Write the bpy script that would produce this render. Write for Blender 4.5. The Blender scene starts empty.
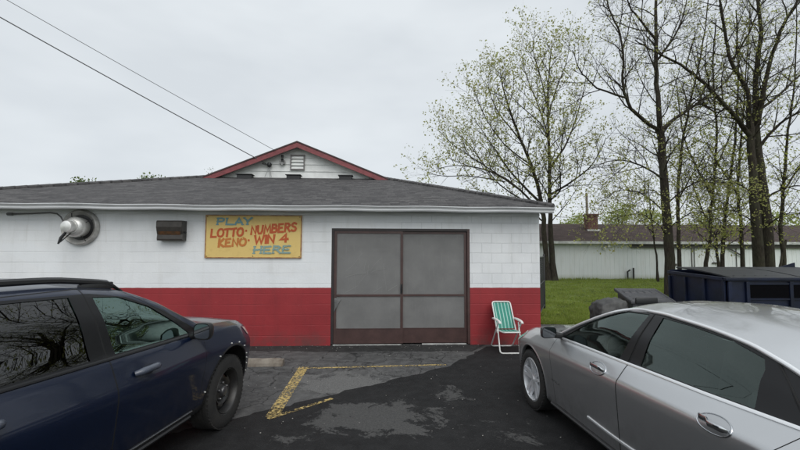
import bpy, bmesh, math, random
import numpy as np
from mathutils import Vector, Matrix
from mathutils.bvhtree import BVHTree
R = math.radians
S = bpy.context.scene
COL = S.collection

# ------------------------------------------------------------------ camera
CAM_H, FPX = 1.88, 420.0            # eye height, focal length in pixels of an 800 px wide frame
PITCH, YAW, ROLL = R(3.4), R(2.5), R(0.2)
cam_data = bpy.data.cameras.new('camera')
cam_data.sensor_width = 36.0
cam_data.lens = FPX / 800 * 36.0
cam_data.clip_start, cam_data.clip_end = 0.05, 2000
cam = bpy.data.objects.new('camera', cam_data)
COL.objects.link(cam)
CM = Matrix.Translation((0, 0, CAM_H)) @ Matrix.Rotation(-YAW, 4, 'Z') @ Matrix.Rotation(R(90) + PITCH, 4, 'X') @ Matrix.Rotation(ROLL, 4, 'Z')
cam.matrix_world = CM
S.camera = cam

def ray(px, py):
    v = Vector(((px - 400) / FPX, (225 - py) / FPX, -1))
    return CM.to_3x3() @ v
def at_y(px, py, Y):                # the point of a sight line on the plane y = Y
    d = ray(px, py); t = Y / d.y
    return Vector((d.x * t, Y, CAM_H + d.z * t))
def on_ground(px, py, z=0.0):
    d = ray(px, py); t = (z - CAM_H) / d.z
    return Vector((d.x * t, d.y * t, z))

# ------------------------------------------------------------------ sky, sun, exposure
SUN_EL, SUN_AZ = R(44), R(165)      # azimuth clockwise from +Y
w = bpy.data.worlds.new('World'); S.world = w; w.use_nodes = True
nt = w.node_tree; nt.nodes.clear()
out = nt.nodes.new('ShaderNodeOutputWorld'); bg = nt.nodes.new('ShaderNodeBackground')
sky = nt.nodes.new('ShaderNodeTexSky'); sky.sky_type = 'NISHITA'; sky.sun_disc = False
sky.sun_elevation = SUN_EL; sky.sun_rotation = SUN_AZ
tc = nt.nodes.new('ShaderNodeTexCoord')
mp = nt.nodes.new('ShaderNodeMapping'); mp.inputs['Scale'].default_value = (1, 1, 2.6)
nz = nt.nodes.new('ShaderNodeTexNoise'); nz.inputs['Scale'].default_value = 2.1; nz.inputs['Detail'].default_value = 4; nz.inputs['Roughness'].default_value = .55
cr = nt.nodes.new('ShaderNodeValToRGB')
cr.color_ramp.elements[0].position = .36; cr.color_ramp.elements[0].color = (6.75, 7.2, 7.6, 1)
cr.color_ramp.elements[1].position = .64; cr.color_ramp.elements[1].color = (7.7, 8.15, 8.5, 1)
mx = nt.nodes.new('ShaderNodeMix'); mx.data_type = 'RGBA'; mx.inputs[0].default_value = .96
L = nt.links.new
L(tc.outputs['Generated'], mp.inputs[0]); L(mp.outputs[0], nz.inputs['Vector']); L(nz.outputs[0], cr.inputs[0])
L(sky.outputs[0], mx.inputs[6]); L(cr.outputs[0], mx.inputs[7]); 
vd = nt.nodes.new('ShaderNodeVectorMath'); vd.operation = 'DOT_PRODUCT'; vd.inputs[1].default_value = (math.sin(SUN_AZ) * math.cos(SUN_EL), math.cos(SUN_AZ) * math.cos(SUN_EL), math.sin(SUN_EL))
mr = nt.nodes.new('ShaderNodeMapRange'); mr.inputs[1].default_value = .1; mr.inputs[2].default_value = 1.0; mr.inputs[3].default_value = 1.04; mr.inputs[4].default_value = 1.6; mr.interpolation_type = 'SMOOTHSTEP'
sc = nt.nodes.new('ShaderNodeVectorMath'); sc.operation = 'SCALE'          # cloud is brightest around the hidden sun, behind the camera
L(tc.outputs['Generated'], vd.inputs[0]); L(vd.outputs['Value'], mr.inputs[0]); L(mx.outputs[2], sc.inputs[0]); L(mr.outputs[0], sc.inputs['Scale']); L(sc.outputs[0], bg.inputs[0])
bg.inputs[1].default_value = .10
L(bg.outputs[0], out.inputs[0])
sd = bpy.data.lights.new('sun', 'SUN'); sd.energy = 1.3; sd.angle = R(45); sd.color = (1, .96, .9)
sun = bpy.data.objects.new('sun', sd); COL.objects.link(sun)
sdir = Vector((math.sin(SUN_AZ) * math.cos(SUN_EL), math.cos(SUN_AZ) * math.cos(SUN_EL), math.sin(SUN_EL)))
sun.rotation_euler = sdir.to_track_quat('Z', 'Y').to_euler()
sun.location = (0, 0, 30)
S.view_settings.view_transform = 'Standard'; S.view_settings.look = 'None'
S.view_settings.exposure = 0.0; S.view_settings.gamma = 1; S.view_settings.use_curve_mapping = False
S.render.engine = 'CYCLES'

# ------------------------------------------------------------------ materials
def lin(*c):                         # 0..255 screen colour to linear
    return tuple(((v / 255) / 12.92 if v / 255 < .04045 else ((v / 255 + .055) / 1.055) ** 2.4) for v in c)
def mat(name, col=(.5, .5, .5), rough=.6, metal=0.0, coat=0.0, var=.0, scale=6.0, bump=0.0, bscale=60.0, col2=None, spec=.5, coords='Object', streak=None):
    m = bpy.data.materials.new(name); m.use_nodes = True
    n = m.node_tree; b = n.nodes['Principled BSDF']
    b.inputs['Base Color'].default_value = (*col, 1); b.inputs['Roughness'].default_value = rough
    b.inputs['Metallic'].default_value = metal; b.inputs['Specular IOR Level'].default_value = spec
    if coat: b.inputs['Coat Weight'].default_value = coat; b.inputs['Coat Roughness'].default_value = .04
    t = n.nodes.new('ShaderNodeTexCoord')
    src = t.outputs[coords]
    if streak:
        mpn = n.nodes.new('ShaderNodeMapping'); mpn.inputs['Scale'].default_value = streak
        n.links.new(src, mpn.inputs[0]); src = mpn.outputs[0]
    if var or col2:
        z = n.nodes.new('ShaderNodeTexNoise'); z.inputs['Scale'].default_value = scale; z.inputs['Detail'].default_value = 6; z.inputs['Roughness'].default_value = .6
        n.links.new(src, z.inputs['Vector'])
        r = n.nodes.new('ShaderNodeValToRGB')
        c2 = col2 or tuple(c * (1 - var) for c in col)
        c1 = col if col2 else tuple(min(1, c * (1 + var)) for c in col)
        r.color_ramp.elements[0].position = .35; r.color_ramp.elements[0].color = (*c2, 1)
        r.color_ramp.elements[1].position = .65; r.color_ramp.elements[1].color = (*c1, 1)
        n.links.new(z.outputs[0], r.inputs[0]); n.links.new(r.outputs[0], b.inputs['Base Color'])
    if bump:
        z2 = n.nodes.new('ShaderNodeTexNoise'); z2.inputs['Scale'].default_value = bscale; z2.inputs['Detail'].default_value = 5
        n.links.new(t.outputs[coords], z2.inputs['Vector'])
        bp = n.nodes.new('ShaderNodeBump'); bp.inputs['Strength'].default_value = bump; bp.inputs['Distance'].default_value = .01
        n.links.new(z2.outputs[0], bp.inputs['Height']); n.links.new(bp.outputs[0], b.inputs['Normal'])
    return m
class NG:                            # small node-graph helper
    def __init__(s, name):
        s.m = bpy.data.materials.new(name); s.m.use_nodes = True; s.n = s.m.node_tree; s.b = s.n.nodes['Principled BSDF']
        s.tc = s.n.nodes.new('ShaderNodeTexCoord'); s.obj = s.tc.outputs['Object']
    def node(s, t, **kw):
        x = s.n.nodes.new(t)
        for k, v in kw.items(): setattr(x, k, v)
        return x
    def set(s, sock, v):
        if hasattr(v, 'is_linked') or hasattr(v, 'links'): s.n.links.new(v, sock)
        elif isinstance(v, tuple) and len(v) == 3 and sock.type == 'RGBA': sock.default_value = (*v, 1)
        else: sock.default_value = v
    def math(s, op, a, b=0.0, c=None, clamp=False):
        x = s.node('ShaderNodeMath', operation=op); x.use_clamp = clamp
        s.set(x.inputs[0], a); s.set(x.inputs[1], b)
        if c is not None: s.set(x.inputs[2], c)
        return x.outputs[0]
    def mix(s, f, a, b):
        x = s.node('ShaderNodeMix', data_type='RGBA')
        s.set(x.inputs[0], f); s.set(x.inputs[6], a); s.set(x.inputs[7], b); return x.outputs[2]
    def noise(s, scale, detail=5, rough=.55, vec=None, dist=0):
        x = s.node('ShaderNodeTexNoise'); x.inputs['Scale'].default_value = scale; x.inputs['Detail'].default_value = detail
        x.inputs['Roughness'].default_value = rough; x.inputs['Distortion'].default_value = dist
        s.n.links.new(vec or s.obj, x.inputs['Vector']); return x.outputs[0]
    def mapping(s, scale=(1, 1, 1), loc=(0, 0, 0), rot=(0, 0, 0), vec=None):
        x = s.node('ShaderNodeMapping'); x.inputs['Scale'].default_value = scale; x.inputs['Location'].default_value = loc; x.inputs['Rotation'].default_value = rot
        s.n.links.new(vec or s.obj, x.inputs[0]); return x.outputs[0]
    def ramp(s, f, stops):
        x = s.node('ShaderNodeValToRGB'); e = x.color_ramp.elements
        while len(e) < len(stops): e.new(.5)
        for i, (p, c) in enumerate(stops):
            e[i].position = p; e[i].color = (*c, 1) if isinstance(c, tuple) else (c, c, c, 1)
        s.set(x.inputs[0], f); return x.outputs[0]
    def xyz(s, vec=None):
        x = s.node('ShaderNodeSeparateXYZ'); s.n.links.new(vec or s.obj, x.inputs[0]); return x.outputs
    def bump(s, h, strength=.5, dist=.01, normal=None):
        x = s.node('ShaderNodeBump'); x.inputs['Strength'].default_value = strength; x.inputs['Distance'].default_value = dist
        s.set(x.inputs['Height'], h)
        if normal is not None: s.n.links.new(normal, x.inputs['Normal'])
        return x.outputs[0]
    def col(s, v): s.set(s.b.inputs['Base Color'], v)
    def rough(s, v): s.set(s.b.inputs['Roughness'], v)
    def normal(s, v): s.n.links.new(v, s.b.inputs['Normal'])

# ------------------------------------------------------------------ mesh helpers
class MB:
    def __init__(s): s.v = []; s.f = []; s.m = []
    def add(s, vs, fs, mi=0):
        o = len(s.v); s.v += [tuple(p) for p in vs]; s.f += [tuple(i + o for i in f) for f in fs]; s.m += [mi] * len(fs)
        return s
    def box(s, lo, hi, mi=0, mtx=None, bev=0.0):
        bm = bmesh.new(); bmesh.ops.create_cube(bm, size=1)
        c = [(a + b) / 2 for a, b in zip(lo, hi)]; d = [abs(b - a) for a, b in zip(lo, hi)]
        for v in bm.verts: v.co = Vector((v.co.x * d[0] + c[0], v.co.y * d[1] + c[1], v.co.z * d[2] + c[2]))
        if bev: bmesh.ops.bevel(bm, geom=bm.edges[:], offset=bev, segments=2, affect='EDGES', profile=.5)
        if mtx is not None: bm.transform(mtx)
        bm.verts.index_update()
        s.add([v.co.copy() for v in bm.verts], [[v.index for v in f.verts] for f in bm.faces], mi); bm.free(); return s
    def tube(s, pts, r, n=8, mi=0, caps=True, closed=False):
        pts = [Vector(p) for p in pts]; k = len(pts)
        rr = r if isinstance(r, (list, tuple)) else [r] * k
        vs = []; up = None
        for i, p in enumerate(pts):
            if closed: t = pts[(i + 1) % k] - pts[i - 1]
            else: t = pts[min(i + 1, k - 1)] - pts[max(i - 1, 0)]
            t.normalize()
            if up is None:
                a = Vector((0, 0, 1)) if abs(t.z) < .9 else Vector((1, 0, 0)); up = (a - t * a.dot(t)).normalized()
            else:
                up = (up - t * up.dot(t)); up = up.normalized() if up.length > 1e-6 else t.orthogonal().normalized()
            b = t.cross(up)
            for j in range(n):
                an = 2 * math.pi * j / n; vs.append(p + (up * math.cos(an) + b * math.sin(an)) * rr[i])
        fs = []
        for i in range(k if closed else k - 1):
            i2 = (i + 1) % k
            for j in range(n): fs.append((i * n + j, i * n + (j + 1) % n, i2 * n + (j + 1) % n, i2 * n + j))
        if caps and not closed: fs += [tuple(range(n))[::-1], tuple((k - 1) * n + j for j in range(n))]
        return s.add(vs, fs, mi)
    def lathe(s, prof, mtx=Matrix(), n=32, mi=0, caps=True):   # prof: (radius, height) about local z
        vs = []; fs = []; k = len(prof)
        for r, h in prof:
            for j in range(n):
                a = 2 * math.pi * j / n; vs.append(mtx @ Vector((r * math.cos(a), r * math.sin(a), h)))
        for i in range(k - 1):
            for j in range(n): fs.append((i * n + j, i * n + (j + 1) % n, (i + 1) * n + (j + 1) % n, (i + 1) * n + j))
        if caps: fs += [tuple(range(n))[::-1], tuple((k - 1) * n + j for j in range(n))]
        return s.add(vs, fs, mi)
    def prism(s, poly, f0, f1, mi=0):     # poly list of 2-D points; f0, f1 map (a, b) to 3-D
        n = len(poly); vs = [f0(*p) for p in poly] + [f1(*p) for p in poly]
        fs = [tuple(range(n))[::-1], tuple(range(n, 2 * n))] + [(i, (i + 1) % n, n + (i + 1) % n, n + i) for i in range(n)]
        return s.add(vs, fs, mi)
    def build(s, name, mats, parent=None, smooth=None, loc=None):
        me = bpy.data.meshes.new(name); me.from_pydata(s.v, [], s.f)
        mats = mats if isinstance(mats, (list, tuple)) else [mats]
        for m in mats: me.materials.append(m)
        if len(mats) > 1: me.polygons.foreach_set('material_index', s.m)
        bm = bmesh.new(); bm.from_mesh(me); bmesh.ops.recalc_face_normals(bm, faces=bm.faces[:]); bm.to_mesh(me); bm.free()
        if smooth is not None:
            me.shade_smooth() if smooth >= 180 else me.set_sharp_from_angle(angle=R(smooth))
            if smooth < 180:
                me.polygons.foreach_set('use_smooth', [True] * len(me.polygons)); me.update()
        o = bpy.data.objects.new(name, me); COL.objects.link(o)
        if parent is not None: o.parent = parent
        if loc is not None: o.location = loc
        return o
def fastmesh(name, V, F, m, parent=None, smooth=False):       # V (n,3), F (k,4) or (k,3) arrays
    me = bpy.data.meshes.new(name); V = np.asarray(V, np.float32); F = np.asarray(F, np.int32); k, q = F.shape
    me.vertices.add(len(V)); me.vertices.foreach_set('co', V.ravel())
    me.loops.add(k * q); me.loops.foreach_set('vertex_index', F.ravel())
    me.polygons.add(k); me.polygons.foreach_set('loop_start', np.arange(0, k * q, q, dtype=np.int32))
    me.polygons.foreach_set('use_smooth', np.full(k, smooth)); me.update(calc_edges=True); me.validate()
    me.materials.append(m); o = bpy.data.objects.new(name, me); COL.objects.link(o)
    if parent is not None: o.parent = parent
    return o
def empty(name, loc=(0, 0, 0), rz=0.0):
    o = bpy.data.objects.new(name, None); COL.objects.link(o); o.location = loc; o.rotation_euler.z = rz; o.empty_display_size = .2; return o
def tag(o, label, cat, group=None, kind=None):
    if label: o['label'] = label
    if cat: o['category'] = cat
    if group: o['group'] = group
    if kind: o['kind'] = kind
    return o
def struct(o): o['kind'] = 'structure'; return o
def copy_tree(o, parent=None):
    kids = [c for c in COL.objects if c.parent == o]
    c = o.copy(); COL.objects.link(c)
    if parent is not None: c.parent = parent
    for k in kids: copy_tree(k, c)
    return c
# ================================================================== the garage
WY = 8.42                                     # front wall plane
WX0, WX1 = -9.9, at_y(541, 340, WY).x
def wz(py, px=400): return at_y(px, py, WY).z
DX0, DX1 = at_y(331, 290, WY).x, at_y(470, 290, WY).x
DZ = at_y(400, 228.6, WY).z
EAVE = at_y(400, 211.5, WY).z                 # wall top / soffit
RED = at_y(400, 287.7, WY).z

def wall_material():
    g = NG('painted_block'); x, y, z = g.xyz()
    brick = g.node('ShaderNodeTexBrick'); brick.offset = .5
    brick.inputs['Scale'].default_value = 1; brick.inputs['Brick Width'].default_value = .406; brick.inputs['Row Height'].default_value = .2035
    brick.inputs['Mortar Size'].default_value = .006; brick.inputs['Mortar Smooth'].default_value = .6
    cmb = g.node('ShaderNodeCombineXYZ'); g.set(cmb.inputs[0], x); g.set(cmb.inputs[1], z)
    warp = g.noise(3, 2)
    g.set(cmb.inputs[0], g.math('ADD', x, g.math('MULTIPLY', warp, .012)))
    g.set(cmb.inputs[1], g.math('ADD', z, g.math('MULTIPLY', g.noise(1.1, 3), .02)))
    g.n.links.new(cmb.outputs[0], brick.inputs['Vector'])
    full = brick.outputs['Fac']
    # bed joints only, for the part of the wall left of the door
    row = g.math('PINGPONG', g.math('ADD', cmb.inputs[1].links[0].from_socket, .0), .10175)
    bed = g.math('SUBTRACT', 1.0, g.math('DIVIDE', row, .009), clamp=True)
    isr = g.math('GREATER_THAN', x, (DX0 + DX1) / 2)
    fade = g.ramp(g.noise(2.3, 4), [(.38, .25), (.62, 1.0)])
    leftj = g.math('ADD', g.math('MULTIPLY', bed, .85), g.math('MULTIPLY', full, .12))
    jl = g.math('MULTIPLY', leftj, fade)
    above = g.math('GREATER_THAN', z, RED)
    jr = g.math('ADD', g.math('MULTIPLY', g.math('MULTIPLY', full, above), g.math('MULTIPLY_ADD', g.noise(5, 3), .6, .5)), g.math('MULTIPLY', g.math('MULTIPLY', bed, .55), g.math('SUBTRACT', 1, above)))
    j = g.math('ADD', g.math('MULTIPLY', jr, isr), g.math('MULTIPLY', jl, g.math('SUBTRACT', 1, isr)), clamp=True)
    n1 = g.noise(1.3, 6, .6); n2 = g.noise(28, 4)
    streak = g.noise(3.0, 6, .6, vec=g.mapping((2.6, 1, .35)))
    white = g.mix(g.ramp(n1, [(.35, 0.), (.7, 1.)]), (.66, .672, .682), (.75, .762, .77))
    white = g.mix(g.math('MULTIPLY', g.ramp(streak, [(.52, 0.), (.78, 1.)]), .38), white, (.52, .52, .50))
    speck = g.ramp(g.noise(60, 3, .7), [(.66, 0.), (.74, 1.)])
    white = g.mix(g.math('MULTIPLY', speck, .3), white, (.33, .33, .32))
    run = g.math('MULTIPLY', g.math('GREATER_THAN', z, 2.0), g.ramp(g.noise(1.0, 5, .8, vec=g.mapping((9, 1, .25), loc=(3, 0, 1))), [(.58, 0.), (.74, 1.)]))
    white = g.mix(g.math('MULTIPLY', run, .35), white, (.36, .33, .28))
    pt = g.ramp(g.noise(.9, 2, .4, vec=g.mapping((.8, 1, 1.6), loc=(11, 0, 2))), [(.55, 0.), (.57, 1.)])
    white = g.mix(g.math('MULTIPLY', pt, .35), white, (.72, .745, .77))
    chip = g.ramp(g.noise(15, 5, .7), [(.62, 0.), (.68, 1.)])
    white = g.mix(g.math('MULTIPLY', g.math('MULTIPLY', chip, isr), .4), white, (.92, .93, .94))
    white = g.mix(g.math('MULTIPLY', j, g.math('MULTIPLY_ADD', isr, .30, .30)), white, (.38, .39, .40))
    wnb = g.node('ShaderNodeTexWhiteNoise', noise_dimensions='2D'); cb2 = g.node('ShaderNodeCombineXYZ')
    rw_ = g.math('FLOOR', g.math('DIVIDE', z, .2035)); g.set(cb2.inputs[1], rw_)
    g.set(cb2.inputs[0], g.math('FLOOR', g.math('ADD', g.math('DIVIDE', x, .406), g.math('MULTIPLY', g.math('MODULO', rw_, 2.0), .5)))); g.n.links.new(cb2.outputs[0], wnb.inputs['Vector'])
    white = g.mix(g.math('MULTIPLY', g.math('MULTIPLY', wnb.outputs[0], isr), .16), white, (.45, .47, .50))
    red = g.mix(g.ramp(n1, [(.3, 0.), (.7, 1.)]), (.225, .014, .019), (.300, .022, .027))
    red = g.mix(g.math('MULTIPLY', g.ramp(streak, [(.5, 0.), (.8, 1.)]), .45), red, (.15, .018, .02))
    low = g.math('SUBTRACT', 1, g.math('DIVIDE', z, .36), clamp=True)
    dirt = g.math('MULTIPLY', low, g.ramp(g.noise(4, 5, .7), [(.4, 0.), (.65, 1.)]))
    red = g.mix(g.math('MULTIPLY', dirt, .75), red, (.07, .045, .04))
    red = g.mix(g.math('MULTIPLY', j, .20), red, (.36, .07, .07))
    pk = g.ramp(g.noise(22, 6, .75), [(.66, 0.), (.70, 1.)])
    red = g.mix(g.math('MULTIPLY', pk, .5), red, (.38, .16, .15))
    edge = g.math('ADD', z, g.math('MULTIPLY', g.math('SUBTRACT', g.noise(9, 3), .5), .012))
    g.col(g.mix(g.math('GREATER_THAN', edge, RED), red, white))
    g.rough(.62)
    h = g.math('ADD', g.math('MULTIPLY', j, -1.0), g.math('MULTIPLY', n2, .35))
    h = g.math('ADD', h, g.math('MULTIPLY', g.noise(90, 3), .15))
    g.normal(g.bump(h, .55, .008)); return g.m
M_WALL = wall_material()

def shingle_material(name, c0, c1, c2, sc=1.0):
    g = NG(name); x, y, z = g.xyz()
    rowh = .14 * sc
    row = g.math('FLOOR', g.math('DIVIDE', y, rowh))
    fr = g.math('FRACT', g.math('DIVIDE', y, rowh))
    cmb = g.node('ShaderNodeCombineXYZ'); 
    wn0 = g.node('ShaderNodeTexWhiteNoise', noise_dimensions='1D'); g.set(wn0.inputs['W'], row)
    u = g.math('ADD', g.math('DIVIDE', x, .19 * sc), g.math('MULTIPLY', wn0.outputs[0], 7.0))
    g.set(cmb.inputs[0], g.math('FLOOR', u)); g.set(cmb.inputs[1], row)
    wn = g.node('ShaderNodeTexWhiteNoise', noise_dimensions='2D'); g.n.links.new(cmb.outputs[0], wn.inputs['Vector'])
    tabs = g.math('LESS_THAN', g.math('FRACT', u), .07)
    base = g.mix(wn.outputs[0], c0, c1)
    base = g.mix(g.ramp(g.noise(.8, 5, .6), [(.35, 0.), (.7, .7)]), base, c2)
    base = g.mix(g.math('MULTIPLY', g.ramp(g.noise(13, 5, .75), [(.42, 0.), (.62, 1.)]), .45), base, tuple(v * .45 for v in c0))
    base = g.mix(g.math('MULTIPLY', g.ramp(g.noise(45, 3, .7), [(.55, 0.), (.7, 1.)]), .5), base, tuple(v * 1.5 for v in c1))
    base = g.mix(g.math('MULTIPLY', g.math('LESS_THAN', fr, .14), .55), base, tuple(v * .4 for v in c0))
    g.col(base); g.rough(.95); g.b.inputs['Specular IOR Level'].default_value = .2
    h = g.math('SUBTRACT', g.math('SUBTRACT', 1, fr), g.math('MULTIPLY', tabs, .8))
    h = g.math('ADD', h, g.math('MULTIPLY', wn.outputs[0], .6))
    g.normal(g.bump(h, .8, .012)); return g.m
M_SHINGLE = shingle_material('grey_shingles', (.052, .050, .052), (.128, .123, .122), (.088, .085, .086))
M_GUTTER = mat('gutter_metal', (.60, .61, .62), .45, var=.16, scale=2.2, streak=(.5, 1, 4))
M_SOFFIT = mat('soffit_paint', (.48, .49, .50), .6, var=.15, scale=4)
M_FASCIA_RED = mat('red_fascia', (.19, .040, .045), .5, var=.22, scale=9)
M_SIDING = mat('white_siding', (.66, .67, .66), .5, var=.08, scale=5)
M_BLACK = mat('black_plastic', (.012, .012, .013), .45)
M_RUBBER = mat('rubber', (.016, .016, .016), .75, var=.2, scale=20)
M_BROWN = mat('brown_aluminium', (.056, .029, .026), .45, var=.2, scale=5, bump=.15)

garage = empty('garage_building', (-3.3, WY, 0))
tag(garage, 'low painted block garage, white above and red below, with a hipped shingle roof', 'building')
def gpart(mb, name, m, parent=None, smooth=None):
    o = mb.build(name, m, None, smooth)
    o.parent = garage if parent is None else parent
    if parent is None: o.matrix_parent_inverse = Matrix.Translation((3.3, -WY, 0))
    return o
YB = 21.0
w_ = MB()
w_.box((WX0, WY, 0), (DX0, WY + .2, EAVE)); w_.box((DX1, WY, 0), (WX1, WY + .2, EAVE)); w_.box((DX0, WY, DZ), (DX1, WY + .2, EAVE))
w_.box((WX0, WY + .2, 0), (WX0 + .2, YB, EAVE)); w_.box((WX1 - .2, WY + .2, 0), (WX1, YB, EAVE)); w_.box((WX0 + .2, YB - .2, 0), (WX1 - .2, YB, EAVE))
gpart(w_, 'wall', M_WALL)
# roof ------------------------------------------------------------------
OV = .36
EY = WY - OV
ex1 = at_y(553, 209, EY).x; ex0 = WX0 - .35
GY = 12.35                                     # foot of the gable, up the slope
ez = at_y(400, 205.2, EY).z
g0 = at_y(211, 176.5, GY); g1 = at_y(384, 178.5, GY); gz = (g0.z + g1.z) / 2 - .01
apx = at_y(297, 141.5, GY - .28); ax, az = apx.x, apx.z
rf = MB(); t = .05
A, B, C, D = (ex0, EY, ez), (ex1, EY, ez), (g1.x, GY, gz), (g0.x, GY, gz)
A2, B2, C2, D2 = (ex0, YB + OV, ez), (ex1, YB + OV, ez), (g1.x, YB + OV, gz), (g0.x, YB + OV, gz)
def slab(mb, q, th=.05):
    q = [Vector(p) for p in q]; n = len(q)
    mb.add([p for p in q] + [p - Vector((0, 0, th)) for p in q], [tuple(range(n)), tuple(range(n, 2 * n))[::-1]] + [(i, (i + 1) % n, n + (i + 1) % n, n + i) for i in range(n)])
# wavy sheet for the front slope so the edge is not ruler-straight
slab(rf, [A, B, C, D]); slab(rf, [B, B2, C2, C]); slab(rf, [A2, A, D, D2])
roof = gpart(rf, 'roof', M_SHINGLE)
caps = MB()                                    # hip caps
for P, Q in ((A, D), (B, C)):
    P, Q = Vector(P), Vector(Q); n = 34
    for i in range(n):
        a = P.lerp(Q, i / n); b = P.lerp(Q, (i + 1.2) / n if i < n - 1 else 1)
        caps.tube([a + Vector((0, 0, -.01)), b + Vector((0, 0, .005))], [.07, .062], 6)
cp = caps.build('hip_cap', M_SHINGLE, roof)
# upper gable roof
GF = GY - .28
ur = MB()
hh = .05
e0x, e1x = g0.x - .12, g1.x + .12
sl = (az - gz) / (ax - g0.x)
zl_ = az - sl * (ax - e0x); zr_ = az - (az - gz) / (g1.x - ax) * (e1x - ax)
for (xx, zz) in ((e0x, zl_), (e1x, zr_)):
    slab(ur, [(xx, GF - .012, zz + .02), (ax, GF - .012, az + .02), (ax, YB + OV, az + .02), (xx, YB + OV, zz + .02)] if xx < ax else
             [(ax, GF - .012, az + .02), (xx, GF - .012, zz + .02), (xx, YB + OV, zz + .02), (ax, YB + OV, az + .02)], .04)
gpart(ur, 'gable_roof', mat('dark_ridge_shingles', (.07, .045, .045), .9, var=.3))
fa = MB()
for (xx, zz) in ((e0x, zl_), (e1x, zr_)):
    d = .135
    fa.add([(xx, GF, zz - .03), (ax, GF, az - .03), (ax, GF, az - .03 - d), (xx, GF, zz - .03 - d),
            (xx, GF + .03, zz - .03), (ax, GF + .03, az - .03), (ax, GF + .03, az - .03 - d), (xx, GF + .03, zz - .03 - d)],
           [(0, 1, 2, 3), (7, 6, 5, 4), (0, 4, 5, 1), (3, 2, 6, 7), (1, 5, 6, 2), (0, 3, 7, 4)])
gpart(fa, 'rake_fascia', M_FASCIA_RED)
sf = MB()
for (xx, zz) in ((e0x, zl_), (e1x, zr_)):
    slab(sf, [(xx, GF + .03, zz - .10), (ax, GF + .03, az - .10), (ax, GY + .0, az - .10), (xx, GY, zz - .10)], .015)
gpart(sf, 'rake_soffit', mat('rake_soffit_paint', (.42, .38, .38), .6, var=.15))
sd_ = MB()                                     # lap siding, each board a leaning wedge
bh = .205; zz = gz - .02
while zz < az - .15:
    z0, z1 = zz, min(zz + bh, az - .13)
    def xs(z): return ax - (az - z) / sl, ax + (az - z) / ((az - gz) / (g1.x - ax))
    (a0, b0), (a1, b1) = xs(z0), xs(z1)
    sd_.add([(a0, GY - .026, z0), (b0, GY - .026, z0), (b1, GY - .004, z1), (a1, GY - .004, z1), (a0, GY + .05, z0), (b0, GY + .05, z0), (b1, GY + .05, z1), (a1, GY + .05, z1)],
            [(0, 1, 2, 3), (4, 7, 6, 5), (0, 4, 5, 1), (3, 2, 6, 7), (0, 3, 7, 4), (1, 5, 6, 2)])
    zz += bh
gpart(sd_, 'gable_siding', M_SIDING)
# louvre vent in the gable
lv0, lv1 = at_y(290.3, 170, GY - .05), at_y(304.8, 154.8, GY - .05)
fr_ = MB()
fr_.box((lv0.x, GY - .075, lv0.z), (lv0.x + .03, GY - .02, lv1.z)); fr_.box((lv1.x - .03, GY - .075, lv0.z), (lv1.x, GY - .02, lv1.z))
fr_.box((lv0.x + .03, GY - .075, lv0.z), (lv1.x - .03, GY - .02, lv0.z + .03)); fr_.box((lv0.x + .03, GY - .075, lv1.z - .03), (lv1.x - .03, GY - .02, lv1.z))
lvf = gpart(fr_, 'gable_vent', mat('vent_frame', (.16, .15, .15), .6))
sl_ = MB(); n = 4
for i in range(n):
    z0 = lv0.z + .03 + i * (lv1.z - lv0.z - .06) / n; h_ = (lv1.z - lv0.z - .06) / n
    sl_.add([(lv0.x + .03, GY - .07, z0 + .008), (lv1.x - .03, GY - .07, z0 + .008), (lv1.x - .03, GY - .028, z0 + h_ - .012), (lv0.x + .03, GY - .028, z0 + h_ - .012)], [(0, 1, 2, 3)])
sl_.build('louvre', M_SIDING, lvf)
# low box vents in front of the gable
M_RV = mat('vent_black', (.018, .018, .02), .6)
rs = (gz - ez) / (GY - EY)
for px0, px1, py in ((238 - 0, 252.5, 176), (287.3, 300.5, 176), (339.5, 352, 177)):
    a, b = at_y(px0, py, GY - .22), at_y(px1, py, GY - .22)
    zb = ez + rs * (GY - .22 - EY)
    v = MB(); v.box((a.x, GY - .34, zb - .06), (b.x, GY - .1, zb + .085), bev=.015); v.box((a.x - .03, GY - .37, zb + .085), (b.x + .03, GY - .08, zb + .105), bev=.006)
    gpart(v, 'roof_vent', M_RV)
# gutter, fascia board, soffit
fb = MB(); fb.box((WX0 - .3, EY + .03, EAVE - .0), (ex1 - .04, EY + .055, ez - .02))
gpart(fb, 'fascia_board', M_SOFFIT)
so = MB(); so.box((WX0 - .3, EY + .055, EAVE + .0), (ex1 - .04, WY + .1, EAVE + .012)); gpart(so, 'soffit', M_SOFFIT)
tr = MB(); tr.box((WX0, WY - .03, EAVE - .085), (WX1 - .0, WY - .002, EAVE - .002)); gpart(tr, 'frieze_board', M_GUTTER)
gu = MB(); prof = [(.0, .0), (-.07, .0), (-.085, .02), (-.085, .045), (-.11, .075), (-.125, .085), (-.125, .1), (-.118, .1), (-.118, .088), (-.10, .078), (-.078, .048), (-.078, .022), (-.066, .007), (-.007, .007), (-.007, .1), (0, .1)]
gyy, gzz = EY + .028, ez - .145
nseg = 40
vs = []; 
for i in range(nseg + 1):
    x_ = WX0 - .4 + (ex1 - WX0 + .4) * i / nseg
    sag = -.006 * math.sin(i * 1.3) - .004 * math.sin(i * .37)
    vs += [(x_, gyy + p[0], gzz + p[1] + .02 + sag) for p in prof]
k = len(prof)
fs = [(i * k + j, i * k + (j + 1) % k, (i + 1) * k + (j + 1) % k, (i + 1) * k + j) for i in range(nseg) for j in range(k)] + [tuple(range(k)), tuple(nseg * k + j for j in range(k))[::-1]]
gu.add(vs, fs); gpart(gu, 'gutter', M_GUTTER)

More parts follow.
